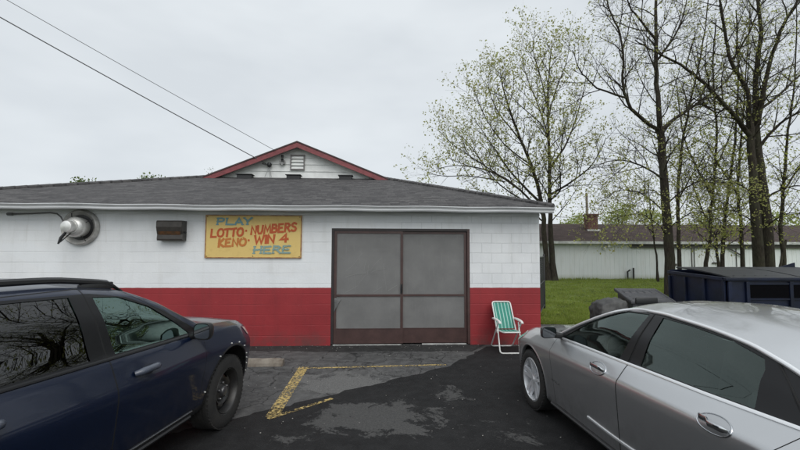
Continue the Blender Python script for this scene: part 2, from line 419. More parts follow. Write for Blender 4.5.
def strip(mb, pts, wd, z, fmap, mi=0):
    P_ = [Vector((p[0], p[1])) for p in pts]; n = len(P_); closed = (P_[0] - P_[-1]).length < 1e-4
    if n == 2: P_ = [P_[0], P_[0].lerp(P_[1], .5), P_[1]]; n = 3
    lft, rgt = [], []
    for i in range(n):
        if closed and i in (0, n - 1): a, b = P_[n - 2], P_[1]; d0 = (P_[0] - a).normalized(); d1 = (b - P_[0]).normalized()
        else:
            d0 = (P_[i] - P_[i - 1]).normalized() if i else (P_[1] - P_[0]).normalized()
            d1 = (P_[i + 1] - P_[i]).normalized() if i < n - 1 else d0
        t_ = d0 + d1
        if t_.length < .2: t_ = d1
        t_.normalize(); nn = Vector((-t_.y, t_.x)); k = 1 / max(.55, abs(nn.dot(Vector((-d1.y, d1.x)))))
        ext = Vector((0, 0))
        if not closed and i == 0: ext = -d1 * wd * .35
        if not closed and i == n - 1: ext = d0 * wd * .35
        lft.append(P_[i] + ext + nn * wd / 2 * k); rgt.append(P_[i] + ext - nn * wd / 2 * k)
    vs = [fmap(p.x, p.y, z + i * .00006) for i, p in enumerate(lft)] + [fmap(p.x, p.y, z + i * .00006) for i, p in enumerate(rgt)]
    mb.add(vs, [(i, i + 1, n + i + 1, n + i) for i in range(n - 1)], mi)
# the screened double door ------------------------------------------------
dw = MB(); f = .055
y0, y1 = WY + .005, WY + .10
M_DARKFR = mat('dark_door_frame', (.022, .017, .017), .5, var=.2)
dw.box((DX0, y0, .02), (DX0 + .05, y1, DZ), 1); dw.box((DX1 - .05, y0, .02), (DX1, y1, DZ)); dw.box((DX0 + .05, y0, DZ - .05), (DX1 - .05, y1, DZ), 1)
dfr = gpart(dw, 'door_frame', [M_BROWN, M_DARKFR])
mid = at_y(401.5, 290, WY).x
def zpx(py): return at_y(400, py, WY).z
g = NG('grey_screen')
tr_ = g.node('ShaderNodeBsdfTransparent'); tr_.inputs[0].default_value = (1, 1, 1, 1)
ms = g.node('ShaderNodeMixShader'); 
g.col(g.mix(g.ramp(g.noise(2.2, 5, .6), [(.35, 0.), (.7, 1.)]), (.165, .164, .161), (.21, .208, .204))); g.rough(.55); g.b.inputs['Specular IOR Level'].default_value = .3
scr = g.noise(5, 6, .75, vec=g.mapping((6, 1, .5), rot=(0, .55, 0)))
g.set(ms.inputs[0], g.math('ADD', .80, g.math('MULTIPLY', g.ramp(scr, [(.58, 0.), (.68, 1.)]), .12)))
g.n.links.new(tr_.outputs[0], ms.inputs[1]); g.n.links.new(g.b.outputs[0], ms.inputs[2]); g.n.links.new(ms.outputs[0], g.n.nodes['Material Output'].inputs[0])
M_SCREEN = g.m
for xa, xb, yo in ((DX0 + .055, mid + .03, .012), (mid - .03, DX1 - .055, .047)):
    leaf = MB(); ya, yb = WY + yo, WY + yo + .03
    zb_, zk, zm_, zt_ = .035, zpx(328.5), zpx(295.5), DZ - .055
    st = .05
    leaf.box((xa, ya, zb_), (xa + st, yb, zt_)); leaf.box((xb - st, ya, zb_), (xb, yb, zt_))
    leaf.box((xa + st, ya, zt_ - .045), (xb - st, yb, zt_)); leaf.box((xa + st, ya, zm_ - .02), (xb - st, yb, zm_ + .02)); leaf.box((xa + st, ya + .004, zb_), (xb - st, yb - .004, zk))
    leaf.box((xa + st, ya + .0, zk - .012), (xb - st, ya + .003, zk + .003)); leaf.box((xa + st, ya - .0, zb_), (xb - st, ya + .0035, zb_ + .03))
    lf = leaf.build('screen_door_leaf', M_BROWN, None); lf.parent = garage; lf.matrix_parent_inverse = Matrix.Translation((3.3, -WY, 0))
    for za, zc_ in ((zk, zm_ - .02), (zm_ + .02, zt_ - .045)):
        n1, n2 = 14, 12; sv = []
        for i in range(n1 + 1):
            for j in range(n2 + 1):
                a, b = i / n1, j / n2
                bul = .006 * math.sin(5 * a + 3 * b + za) * math.sin(math.pi * a) * math.sin(math.pi * b)
                sv.append((xa + st + (xb - xa - 2 * st) * a, ya + .015 + bul, za + (zc_ - za) * b))
        sm = MB().add(sv, [(i * (n2 + 1) + j, (i + 1) * (n2 + 1) + j, (i + 1) * (n2 + 1) + j + 1, i * (n2 + 1) + j + 1) for i in range(n1) for j in range(n2)])
        sm.build('screen', M_SCREEN, lf, 180)
cs = MB(); rndc = random.Random(12)  # thin pale strips paint the crumpled screen's reflections along its creases
for k_ in range(15):
    u0 = DX0 + .13 + rndc.random() ** 1.4 * 1.0; v0 = zpx(293) + rndc.random() * .45 * (1 if k_ % 3 else .2); pts = [(u0, v0)]; an = rndc.choice((rndc.uniform(1.2, 1.8), rndc.uniform(.5, 1.0)))
    for _ in range(rndc.randint(3, 7)):
        an += rndc.uniform(-.22, .22); pts.append((pts[-1][0] + .07 * math.cos(an), pts[-1][1] + .07 * math.sin(an)))
    pts = [p for p in pts if DX0 + .12 < p[0] < mid - .06 and zpx(293) < p[1] < DZ - .15]
    if len(pts) > 2: strip(cs, pts, rndc.uniform(.002, .0045), .001 + k_ * .0004, lambda u, v, z: (u, WY + .017 - z, v))
# torn flap of screen at the left leaf, pale track on the floor
fl = MB(); a = at_y(335, 300, WY); 
fl.add([(a.x - .02, WY + .014, zpx(297.5)), (a.x + .12, WY + .008, zpx(299)), (a.x + .07, WY - .01, zpx(303)), (a.x + .02, WY - .012, zpx(308)), (a.x - .02, WY + .01, zpx(313))], [(0, 1, 2), (0, 2, 3, 4)])
gpart(cs, 'screen_crease_glint', mat('painted_glint_grey', (.27, .27, .26), .6)); gpart(fl, 'torn_screen_flap', mat('pale_flap', (.10, .10, .10), .7, var=.3, scale=20))
tk = MB(); tk.box((at_y(422, 342, WY).x, WY - .03, .012), (at_y(466, 342, WY).x, WY + .003, .034)); tk.box((DX0 + .05, WY - .02, .006), (mid, WY + .004, .02)); gpart(tk, 'door_threshold', mat('pale_track', (.40, .40, .39), .5, var=.3, scale=9))
hd_ = MB(); hd_.box((mid - .018, WY - .012, 1.02), (mid + .018, WY + .004, 1.2), bev=.004); hd_.tube([(mid, WY - .02, 1.05), (mid, WY - .045, 1.08), (mid, WY - .045, 1.14), (mid, WY - .02, 1.17)], .006, 6); gpart(hd_, 'door_latch', M_BLACK)
# sectional overhead door behind the screens
od = MB(); n = 5; hgt = (DZ - .03) / n
for i in range(n):
    od.box((DX0, WY + .16, .02 + i * hgt), (DX1, WY + .195, .02 + (i + 1) * hgt - .014), bev=.006)
    for q in range(4):
        xa = DX0 + .1 + q * (DX1 - DX0 - .1) / 4; xb = xa + (DX1 - DX0 - .1) / 4 - .1
        od.box((xa, WY + .150, .02 + i * hgt + .09), (xb, WY + .159, .02 + (i + 1) * hgt - .10), bev=.004)
gpart(od, 'overhead_door', mat('overhead_door_paint', (.42, .43, .44), .5, var=.12, scale=3))
inn = MB(); inn.box((DX0, WY + .2, -.0), (DX1, WY + .22, DZ)); gpart(inn, 'door_backing', M_BLACK)

# ================================================================== ground
def asphalt(name, c0, c1, patch=None, crack=.5, old0=(.05, .05, .05), old1=(.105, .103, .10)):
    g = NG(name)
    agg = g.node('ShaderNodeTexVoronoi'); agg.inputs['Scale'].default_value = 75; g.n.links.new(g.obj, agg.inputs['Vector'])
    n1, n2 = g.noise(.7, 6, .6), g.noise(6, 6, .65)
    c = g.mix(g.ramp(n1, [(.3, 0.), (.7, 1.)]), c0, c1)
    c = g.mix(g.math('MULTIPLY', g.ramp(n2, [(.42, 0.), (.66, 1.)]), .5), c, tuple(v * 1.7 for v in c1))
    st = g.ramp(agg.outputs['Distance'], [(.0, 1.), (.35, 0.)])
    wn = g.node('ShaderNodeTexWhiteNoise', noise_dimensions='3D'); g.n.links.new(agg.outputs['Position'], wn.inputs['Vector'])
    c = g.mix(g.math('MULTIPLY', g.math('MULTIPLY', st, g.math('POWER', wn.outputs[0], 3)), .7 * crack + .1), c, (.32, .31, .30))
    if crack:
        vo = g.node('ShaderNodeTexVoronoi', feature='DISTANCE_TO_EDGE'); vo.inputs['Scale'].default_value = 1.6
        g.n.links.new(g.mapping(vec=g.obj), vo.inputs['Vector'])
        wv = g.node('ShaderNodeVectorMath', operation='ADD'); nn = g.node('ShaderNodeTexNoise'); nn.inputs['Scale'].default_value = 3; nn.inputs['Detail'].default_value = 6
        g.n.links.new(g.obj, nn.inputs['Vector']); sc = g.node('ShaderNodeVectorMath', operation='SCALE'); sc.inputs['Scale'].default_value = .35
        g.n.links.new(nn.outputs['Color'], sc.inputs[0]); g.n.links.new(g.obj, wv.inputs[0]); g.n.links.new(sc.outputs[0], wv.inputs[1]); g.n.links.new(wv.outputs[0], vo.inputs['Vector'])
        ck = g.ramp(vo.outputs['Distance'], [(.004, 1.), (.02, 0.)])
        vo2 = g.node('ShaderNodeTexVoronoi', feature='DISTANCE_TO_EDGE'); vo2.inputs['Scale'].default_value = 7; g.n.links.new(wv.outputs[0], vo2.inputs['Vector'])
        ck2 = g.math('MULTIPLY', g.ramp(vo2.outputs['Distance'], [(.01, 1.), (.05, 0.)]), g.ramp(g.noise(1.2, 3), [(.45, 0.), (.6, 1.)]))
        ck = g.math('MAXIMUM', ck, g.math('MULTIPLY', ck2, .7))
        c = g.mix(g.math('MULTIPLY', ck, crack), c, (.012, .012, .012))
    stn = g.ramp(g.noise(1.9, 6, .7, dist=.8), [(.60, 0.), (.72, 1.)]); c = g.mix(g.math('MULTIPLY', stn, .45), c, tuple(v * .45 for v in c0))
    dst = g.ramp(g.noise(2.6, 10, .8, vec=g.mapping((1, .5, 1), loc=(7, 3, 0))), [(.56, 0.), (.72, 1.)]); c = g.mix(g.math('MULTIPLY', dst, .16), c, (.085, .083, .078))
    if patch:
        # places where the sealer has worn through to the old surface
        f = None
        x, y, z = g.xyz()
        for (cx, cy, rx, ry, s) in patch:
            dx = g.math('DIVIDE', g.math('SUBTRACT', x, cx), rx); dy = g.math('DIVIDE', g.math('SUBTRACT', y, cy), ry)
            d = g.math('SQRT', g.math('ADD', g.math('MULTIPLY', dx, dx), g.math('MULTIPLY', dy, dy)))
            b = g.math('MULTIPLY', g.math('SUBTRACT', 1.15, d, clamp=True), s)
            f = b if f is None else g.math('MAXIMUM', f, b)
        nn = g.math('ADD', g.math('MULTIPLY', g.noise(2.6, 12, .74, dist=.5), .86), g.math('MULTIPLY', g.noise(34, 6, .7), .20))
        m = g.ramp(g.math('ADD', g.math('MULTIPLY', f, .30), nn), [(.655, 0.), (.69, 1.)])
        old = g.mix(g.ramp(g.noise(48, 6, .8), [(.35, 0.), (.65, 1.)]), old0, old1)
        c = g.mix(g.math('MULTIPLY', m, .8), c, old)
    g.col(c); g.rough(g.math('MULTIPLY_ADD', n2, .2, .72)); g.b.inputs['Specular IOR Level'].default_value = .22
    h = g.math('ADD', g.math('MULTIPLY', g.noise(160, 3), .6), g.math('MULTIPLY', agg.outputs['Distance'], .8))
    h = g.math('ADD', h, g.math('MULTIPLY', n2, 1.2))
    g.normal(g.bump(h, .6, .006)); return g.m
def sheet(name, pts, z, m):
    o = MB().add([(p[0], p[1], z) for p in pts], [tuple(range(len(pts)))]).build(name, m); return struct(o)
g = NG('grass_ground')
c = g.mix(g.noise(.5, 6, .6), (.10, .15, .025), (.16, .21, .04)); c = g.mix(g.math('MULTIPLY', g.ramp(g.noise(2.5, 6, .7), [(.45, 0.), (.7, 1.)]), .6), c, (.14, .12, .06))
g.col(c); g.rough(.95); g.normal(g.bump(g.noise(30, 5), .8, .03)); M_LAWN = g.m
sheet('ground', [(-300, -300), (300, -300), (300, 300), (-300, 300)], -.012, M_LAWN)
LAWN_Y = 10.6
sheet('parking_lot', [(-16, -14), (16, -14), (16, LAWN_Y + .1), (WX1 + 1.6, LAWN_Y), (WX1 + .35, LAWN_Y + .3), (WX1 + .2, 9.6), (WX1 + .2, 12), (-16, 12)], 0.0,
      asphalt('old_asphalt', (.048, .048, .049), (.090, .089, .088), [(on_ground(345, 383).x, on_ground(345, 383).y, 1.0, .75, .95)], .75, (.07, .07, .07), (.20, .197, .19)))
e1, e2, e3 = on_ground(163, 436), on_ground(450, 366), on_ground(487, 346.5)
d = (e1 - e2).normalized(); e0 = e1 + d * 4
pc = on_ground(378, 418); pc2 = on_ground(520, 432); pc3 = on_ground(448, 393); pc4 = on_ground(300, 445)
seal_pts = [e0.xy[:]]
random.seed(5)
for a, b, n in ((e0, e1, 24), (e1, e2, 40), (e2, e3, 14)):
    for i in range(1, n + 1):
        p = a.lerp(b, i / n); seal_pts.append((p.x + random.gauss(0, .014) + .02 * math.sin(i * 1.7), p.y + random.gauss(0, .014) + .018 * math.sin(i * .9)))
seal_pts += [(WX1 + .3, WY - .12), (WX1 + .5, 10.3), (16, 10.4), (16, -13), (e0.x, -13)]
M_SEAL = asphalt('sealed_asphalt', (.0095, .0095, .010), (.0165, .0165, .017),
    [(pc.x, pc.y, .95, .62, 1.0), (pc2.x, pc2.y, .7, .4, .42), (pc3.x, pc3.y, .55, .6, .42), (pc4.x, pc4.y, .5, .3, .45)], .12)
sheet('sealed_driveway', seal_pts, .004, M_SEAL)
g = NG('worn_yellow_paint')
tr_ = g.node('ShaderNodeBsdfTransparent'); ms = g.node('ShaderNodeMixShader')
g.col(g.mix(g.noise(12, 4), (.46, .32, .10), (.58, .44, .18))); g.rough(.7)
wear = g.noise(26, 6, .75); wear2 = g.noise(2.5, 3)
g.set(ms.inputs[0], g.math('MULTIPLY', g.ramp(g.math('ADD', g.math('MULTIPLY', wear2, .25), wear), [(.58, 0.), (.68, 1.)]), .95))
g.n.links.new(tr_.outputs[0], ms.inputs[1]); g.n.links.new(g.b.outputs[0], ms.inputs[2]); g.n.links.new(ms.outputs[0], g.n.nodes['Material Output'].inputs[0])
M_YEL = g.m
def stripe(name, a, b, wd, z=.0045):
    a, b = Vector((*a.xy, 0)), Vector((*b.xy, 0)); t_ = (b - a).normalized(); n_ = Vector((-t_.y, t_.x, 0)) * wd / 2
    return sheet(name, [(a - n_).xy[:], (b - n_).xy[:], (b + n_).xy[:], (a + n_).xy[:]], z, M_YEL)
p1, p2, p3 = on_ground(301, 368.5), on_ground(447, 365), on_ground(270, 419)
stripe('parking_line', on_ground(272, 417), on_ground(304, 367), .15)
stripe('parking_line', on_ground(296, 368.8), on_ground(446, 364.8), .065, .0046)
stripe('parking_line', on_ground(268, 419.5), on_ground(332, 399), .06, .0085)
# low worn strip of darker tar along the wall
tarr = []
random.seed(11)
a0_, a1_ = on_ground(150, 349.5), on_ground(470, 350)
for i in range(41):
    p = a0_.lerp(a1_, i / 40); tarr.append((p.x, p.y + random.uniform(-.05, .05) - .12))
sheet('tar_strip', [(WX0, WY - .01)] + [(WX0, tarr[0][1])] + tarr + [(e3.x, WY - .01)], .003, asphalt('tar_strip', (.02, .02, .02), (.034, .034, .034), None, .35))

# concrete wheel stop -------------------------------------------------------
def wheel_stop(cx, cy, L_, rz, label):
    mb = MB(); prof = [(-.075, 0), (.075, 0), (.07, .05), (.045, .105), (-.045, .105), (-.07, .05)]
    n = 16; vs = []; random.seed(int(cx * 50))
    for i in range(n + 1):
        for (a, b) in prof:
            j = random.uniform(-.004, .004)
            vs.append((-L_ / 2 + L_ * i / n, a + j, b * (1 if 0 < i < n else .93) + (j if b else 0)))
    k = 6; fs = [(i * k + j, i * k + (j + 1) % k, (i + 1) * k + (j + 1) % k, (i + 1) * k + j) for i in range(n) for j in range(k)] + [tuple(range(k)), tuple(n * k + j for j in range(k))]
    mb.add(vs, fs)
    o = mb.build('wheel_stop', mat('stained_concrete', (.27, .24, .20), .9, col2=(.12, .095, .075), scale=5, bump=.5, bscale=70)); o.location = (cx, cy, .001); o.rotation_euler.z = rz
    return tag(o, label, 'wheel stop')
q = on_ground(283, 366)
wheel_stop(q.x - .92, q.y + .03, 1.84, .01, 'stained concrete wheel stop on the asphalt in front of the blue car')

# ================================================================== sign on the wall
def letter_strokes():
    Ld = {
     'P': [[(0, 0), (.05, 1)], [(.03, .98), (.5, 1), (.72, .88), (.7, .62), (.5, .5), (.05, .48)]],
     'L': [[(.05, 1), (0, .02), (.78, 0)]],
     'A': [[(0, 0), (.4, 1), (.85, 0)], [(.17, .33), (.68, .35)]],
     'Y': [[(0, 1), (.4, .5), (.38, 0)], [(.85, 1), (.4, .5)]],
     'O': [[(.45, 1), (.24, .95), (.09, .80), (0, .5), (.07, .2), (.21, .06), (.42, 0), (.63, .05), (.78, .2), (.85, .52), (.78, .8), (.65, .95), (.45, 1)]],
     'T': [[(0, .95), (.85, 1)], [(.45, .98), (.4, 0)]],
     'N': [[(0, 0), (.06, 1), (.68, .02), (.74, 1)]],
     'U': [[(0, 1), (.02, .3), (.2, .02), (.5, .02), (.68, .3), (.74, 1)]],
     'M': [[(0, 0), (.12, 1), (.48, .25), (.82, 1), (.95, 0)]],
     'B': [[(0, 0), (.05, 1), (.5, .97), (.66, .78), (.5, .56), (.06, .52)], [(.3, .54), (.66, .45), (.74, .22), (.5, .03), (0, 0)]],
     'E': [[(.66, 1), (.04, .97), (0, .02), (.7, 0)], [(.02, .5), (.52, .53)]],
     'R': [[(0, 0), (.05, 1), (.5, .98), (.7, .78), (.5, .55), (.04, .5)], [(.32, .52), (.75, 0)]],
     'S': [[(.7, .88), (.55, .98), (.36, 1), (.16, .92), (.08, .77), (.18, .6), (.4, .52), (.6, .43), (.7, .26), (.62, .08), (.42, 0), (.2, .02), (.04, .12)]],
     'K': [[(0, 0), (.05, 1)], [(.72, 1), (.05, .45), (.75, 0)]],
     'W': [[(0, 1), (.22, 0), (.5, .8), (.74, 0), (1.0, 1)]],
     'I': [[(.1, 1), (.08, 0)]],
     '4': [[(.62, 0), (.66, 1), (0, .33), (.9, .36)]],
     'H': [[(0, 0), (.04, 1)], [(.72, 0), (.76, 1)], [(.02, .5), (.74, .52)]],
     '.': [[(.02, .42), (.2, .5)]],
     'V': [[(0, 1), (.4, 0), (.8, 1)]],
    }
    return Ld
LS = letter_strokes()
def word(mb, text, x0, y0, x1, y1, h, wd, fmap, slant=.08, serif=False, mi=0, seed=1):
    rnd = random.Random(seed); widths = {'I': .3, '.': .35, 'M': 1.2, 'W': 1.25, 'O': 1.08}
    tot = sum(widths.get(c, 1.0) for c in text); x = 0; z = .0006
    for c in text:
        wdt = widths.get(c, 1.0); cell = (x1 - x0) / tot * wdt; a = x / tot
        bx = x0 + (x1 - x0) * a; by = y0 + (y1 - y0) * a + rnd.uniform(-.02, .02) * h
        sc = cell * .84 / (1.0 if c in 'MW' else .3 if c == 'I' else .85)
        for st in LS[c]:
            pts = [(bx + p[0] * sc + p[1] * h * slant, by + p[1] * h * rnd.uniform(.98, 1.02) + p[0] * cell * (y1 - y0) / (x1 - x0)) for p in st]
            strip(mb, pts, wd, z, fmap, mi); z += .0009
            if serif and c in 'PLAYHRE':
                for e in (pts[0], pts[-1]):
                    if len(st) < 7: strip(mb, [(e[0] - h * .17, e[1]), (e[0] + h * .17, e[1])], wd * .6, z, fmap, mi); z += .0004
        x += wdt
SY = WY - .035
s0, s1 = at_y(204.5, 258, SY), at_y(302, 215.5, SY)
sign = empty('lottery_sign', ((s0.x + s1.x) / 2, WY, s0.z))
tag(sign, 'weathered yellow board sign reading PLAY LOTTO NUMBERS KENO WIN 4 HERE on the white wall', 'sign')
def spart(mb, name, m, smooth=None):
    o = mb.build(name, m, None, smooth); o.parent = sign; o.matrix_parent_inverse = Matrix.Translation((-(s0.x + s1.x) / 2, -WY, -s0.z)); return o
b = MB(); b.box((s0.x, SY, s0.z), (s1.x, WY - .002, s1.z), bev=.006)
g = NG('yellow_board')
c = g.mix(g.noise(1.6, 5, .6), (.62, .43, .13), (.70, .52, .19)); c = g.mix(g.math('MULTIPLY', g.ramp(g.noise(9, 6, .7), [(.5, 0.), (.75, 1.)]), .4), c, (.45, .29, .08))
g.col(c); g.rough(.5); spart(b, 'board', g.m)
bd = MB()
for a_, b_ in (((s0.x, s0.z), (s1.x, s0.z + .018)), ((s0.x, s1.z - .018), (s1.x, s1.z)), ((s0.x, s0.z + .018), (s0.x + .018, s1.z - .018)), ((s1.x - .018, s0.z + .018), (s1.x, s1.z - .018))):
    bd.box((a_[0] - .002, SY - .004, a_[1]), (b_[0] + .002, SY + .004, b_[1]))
spart(bd, 'border', mat('worn_border', (.42, .26, .09), .6, col2=(.22, .07, .035), scale=14))
W_, H_ = s1.x - s0.x, s1.z - s0.z
def fm(u, v, z): # u,v in zoomed sign pixels
    return (s0.x + (u - 122) / 490 * W_, SY - .003 - z, s1.z - (v - 75) / 217 * H_)
def fm2(u, v, z): return fm(u, -v, z)
def paint(name, c0, c1, thr):
    g = NG(name); tr_ = g.node('ShaderNodeBsdfTransparent'); ms = g.node('ShaderNodeMixShader')
    g.col(g.mix(g.noise(20, 4), c0, c1)); g.rough(.55)
    g.set(ms.inputs[0], g.ramp(g.noise(16, 6, .7), [(thr, 0.0), (thr + .09, .97)]))
    g.n.links.new(tr_.outputs[0], ms.inputs[1]); g.n.links.new(g.b.outputs[0], ms.inputs[2]); g.n.links.new(ms.outputs[0], g.n.nodes['Material Output'].inputs[0]); return g.m
tx = MB(); word(tx, 'LOTTO', 152, -188, 318, -178, 38, 10.5, fm2, .04, seed=2); word(tx, '.', 327, -158, 340, -158, 8, 10, fm2, seed=1)
word(tx, 'NUMBERS', 354, -172, 592, -152, 40, 10.5, fm2, .06, seed=4); word(tx, '.', 341, -206, 354, -206, 8, 10, fm2, seed=1)
word(tx, 'WIN', 373, -219, 482, -213, 38, 12.5, fm2, .06, seed=6); word(tx, '4', 504, -210, 546, -208, 38, 12.5, fm2, .02, seed=7)
spart(tx, 'red_lettering', paint('red_letter_paint', (.42, .06, .015), (.52, .11, .02), .22))
tx = MB(); word(tx, 'K', 192, -236, 224, -234, 38, 12, fm2, .04, seed=5); word(tx, 'ENO', 226, -233, 334, -227, 36, 11, fm2, .04, seed=8)
spart(tx, 'faded_lettering', paint('faded_letter_paint', (.46, .12, .02), (.52, .2, .04), .33))
tx = MB(); word(tx, 'PLAY', 182, -124, 362, -122, 32, 9, fm2, .05, True, seed=9)
spart(tx, 'blue_lettering', paint('blue_letter_paint', (.13, .26, .27), (.18, .32, .33), .30))
tx = MB(); word(tx, 'HERE', 370, -268, 566, -264, 34, 9.5, fm2, .08, True, seed=10)
spart(tx, 'faint_blue_lettering', paint('faint_blue_paint', (.17, .29, .28), (.25, .34, .30), .37))
sc_ = MB()
for u, v in ((132, 84), (602, 84), (132, 283), (602, 283), (365, 282)):
    p = Vector(fm(u, v, .004)); sc_.lathe([(.009, 0), (.009, .003), (.004, .006)], Matrix.Translation(p) @ Matrix.Rotation(R(90), 4, 'X'), 8)
spart(sc_, 'screw', mat('rusty_screw', (.10, .04, .02), .7))

# ================================================================== fixtures on the wall
def wrap(name, loc, label, cat, group=None):
    e = empty(name, loc); tag(e, label, cat, group)
    def add(mb, pn, m, smooth=None, parent=None):
        o = mb.build(pn, m, None, smooth); o.parent = parent or e
        if parent is None: o.matrix_parent_inverse = Matrix.Translation(-Vector(loc))
        return o
    return e, add
M_ALU = mat('dull_aluminium', (.56, .55, .53), .45, metal=.35, col2=(.34, .33, .31), scale=6)
M_ALU2 = mat('pale_aluminium', (.62, .62, .60), .4, metal=.5, var=.15, scale=9)
fc = at_y(82, 227.5, WY)
e, add = wrap('exhaust_fan', (fc.x, WY, fc.z), 'round silver wall fan with deep dish and protruding motor cap under the eave', 'exhaust fan')
Y_ = Matrix.Translation((fc.x, WY, fc.z)) @ Matrix.Rotation(R(90), 4, 'X')      # local z points out of the wall
o = MB().lathe([(.20, .012), (.235, .015), (.24, .03), (.32, .10), (.345, .075), (.35, .04), (.345, .003), (.2, .003)], Y_, 48, caps=False); add(o, 'dish', M_ALU, 40)
o = MB().lathe([(.262, .03), (.262, .034), (.0, .034)], Y_, 40, caps=False); add(o, 'dark_back', M_BLACK)
o = MB().lathe([(.18, .022), (.19, .09), (.195, .17), (.19, .22), (.155, .265), (.125, .285), (.12, .30), (.0, .30)], Y_, 40, caps=False); add(o, 'motor_cone', M_ALU2, 35)
o = MB().lathe([(.105, .30), (.112, .32), (.112, .40), (.10, .425), (.06, .44), (0, .443)], Y_, 32, caps=False); add(o, 'motor_cap', M_ALU2, 40)
o = MB()
for a_ in (0, 1, 2, 3):
    an = a_ * math.pi / 2 + .5; o.tube([Y_ @ Vector((.19 * math.cos(an), .19 * math.sin(an), .15)), Y_ @ Vector((.335 * math.cos(an), .335 * math.sin(an), .07))], .007, 6)
add(o, 'brace', M_BLACK)
o = MB(); o.lathe([(.03, 0), (.03, .01)], Matrix.Translation((fc.x + .06, WY - .22, fc.z - .02)) @ Matrix.Rotation(R(90), 4, 'X'), 12); add(o, 'dark_port', M_BLACK)
a, b_ = at_y(66, 232, WY - .34), at_y(58, 244, WY - .40)
o = MB(); o.tube([a, a.lerp(b_, .5) + Vector((-.02, 0, -.0)), b_], [.022, .03, .014], 8); o.tube([a + Vector((.05, .05, -.02)), b_ + Vector((.03, 0, .03))], .01, 6); add(o, 'pull_bracket', M_BLACK, 40)
cpts = [at_y(9, 214, WY - .04), at_y(20, 213.8, WY - .04), at_y(34, 213.4, WY - .04), at_y(50, 212.6, WY - .05), at_y(57, 213.8, WY - .07), at_y(61, 217, WY - .12), at_y(64.5, 224, WY - .30)]
o = MB(); o.tube(cpts, [.02, .014, .012, .012, .013, .013, .012], 8); o.tube([cpts[0] + Vector((-.03, 0, 0)), cpts[0] + Vector((.07, 0, 0))], .028, 8)
add(o, 'conduit', mat('dark_conduit', (.10, .10, .10), .5), 50)

l0, l1 = at_y(158, 240.5, WY - .12), at_y(181, 220.8, WY - .12)
e, add = wrap('wall_lamp', ((l0.x + l1.x) / 2, WY, l0.z), 'dark brown box lamp with an amber lens on the white wall beside the yellow sign', 'wall lamp')
prof = [(0, 0), (-.16, .0), (-.17, .03), (-.16, .12), (-.19, .19), (-.21, .26), (-.21, .36), (-.18, .385), (0, .385)]
hz = (l1.z - l0.z) / .385
pp = [(a_, b2 * hz) for a_, b2 in prof]
o = MB().prism(pp, lambda a_, b2: Vector((l0.x, WY + a_ - .002, l0.z + b2)), lambda a_, b2: Vector((l1.x + .06, WY + a_ - .002, l0.z + b2)))
M_BRZ = mat('bronze_paint', (.035, .030, .026), .5, var=.25, scale=12)
add(o, 'housing', M_BRZ)
o = MB(); o.add([(l0.x + .03, WY - .168, l0.z + .11 * hz), (l1.x + .02, WY - .168, l0.z + .11 * hz), (l1.x + .02, WY - .205, l0.z + .245 * hz), (l0.x + .03, WY - .205, l0.z + .245 * hz),
   (l0.x + .03, WY - .15, l0.z + .11 * hz), (l1.x + .02, WY - .15, l0.z + .11 * hz), (l1.x + .02, WY - .18, l0.z + .245 * hz), (l0.x + .03, WY - .18, l0.z + .245 * hz)],
   [(0, 1, 2, 3), (7, 6, 5, 4), (0, 4, 5, 1), (1, 5, 6, 2), (2, 6, 7, 3), (3, 7, 4, 0)])
add(o, 'amber_lens', mat('amber_lens', (.11, .045, .015), .2, col2=(.05, .03, .015), scale=14, coat=.5))
o = MB(); o.lathe([(.02, 0), (.02, .035), (.012, .045)], Matrix.Translation((l1.x + .06, WY - .1, l0.z + .16)) @ Matrix.Rotation(R(90), 4, 'Y'), 10); add(o, 'photocell', M_BLACK)

# service hardware on the gable and the two wires
hx = at_y(282.5, 162, GY - .1)
e, add = wrap('service_bracket', tuple(hx), 'grey bracket with black insulators beside the louvre in the gable', 'bracket')
o = MB(); o.box((hx.x - .09, GY - .12, hx.z - .06), (hx.x + .07, GY - .03, hx.z + .05), bev=.01); o.box((hx.x - .02, GY - .16, hx.z - .1), (hx.x + .02, GY - .12, hx.z + .1)); add(o, 'bracket_plate', mat('weathered_zinc', (.26, .26, .26), .6, var=.3, scale=20))
o = MB()
for dz_ in (.05, .15): o.lathe([(.012, -.04), (.04, -.035), (.03, -.01), (.045, .0), (.03, .012), (.04, .035), (.012, .04)], Matrix.Translation((hx.x + .01, GY - .17, hx.z + dz_)), 12)
add(o, 'insulator', M_BLACK, 50)
kx = at_y(269.5, 165, GY - .1)
e, add = wrap('service_mast', tuple(kx), 'small black weatherhead on thin legs at the foot of the gable', 'weatherhead')
o = MB(); o.lathe([(.0, .075), (.05, .06), (.07, .0), (.055, -.05), (.02, -.07), (0, -.07)], Matrix.Translation((kx.x, GY - .12, kx.z)), 14, caps=False); o.tube([kx + Vector((-.2, -.05, .03)), kx + Vector((-.05, -.03, .0))], .02, 6); add(o, 'weatherhead', M_BLACK, 50)
o = MB()
for dx in (-.13, .02, .06): o.tube([(kx.x, GY - .12, kx.z - .06), (kx.x + dx, GY - .1, gz - .0)], .008, 6)
add(o, 'leg', mat('mast_steel', (.3, .3, .3), .5))
pole = Vector((-12.6, 3.4, 9.6))
wa = at_y(266, 163.5, GY - .14); wb_ = at_y(275, 150.5, GF - .06)
def aim(px, py, depth):                     # a point on the far side of the street the wire comes from
    d = ray(px, py); return Vector((0, 0, CAM_H)) + d * depth
M_WIRE = mat('wire_black', (.09, .09, .095), .6)
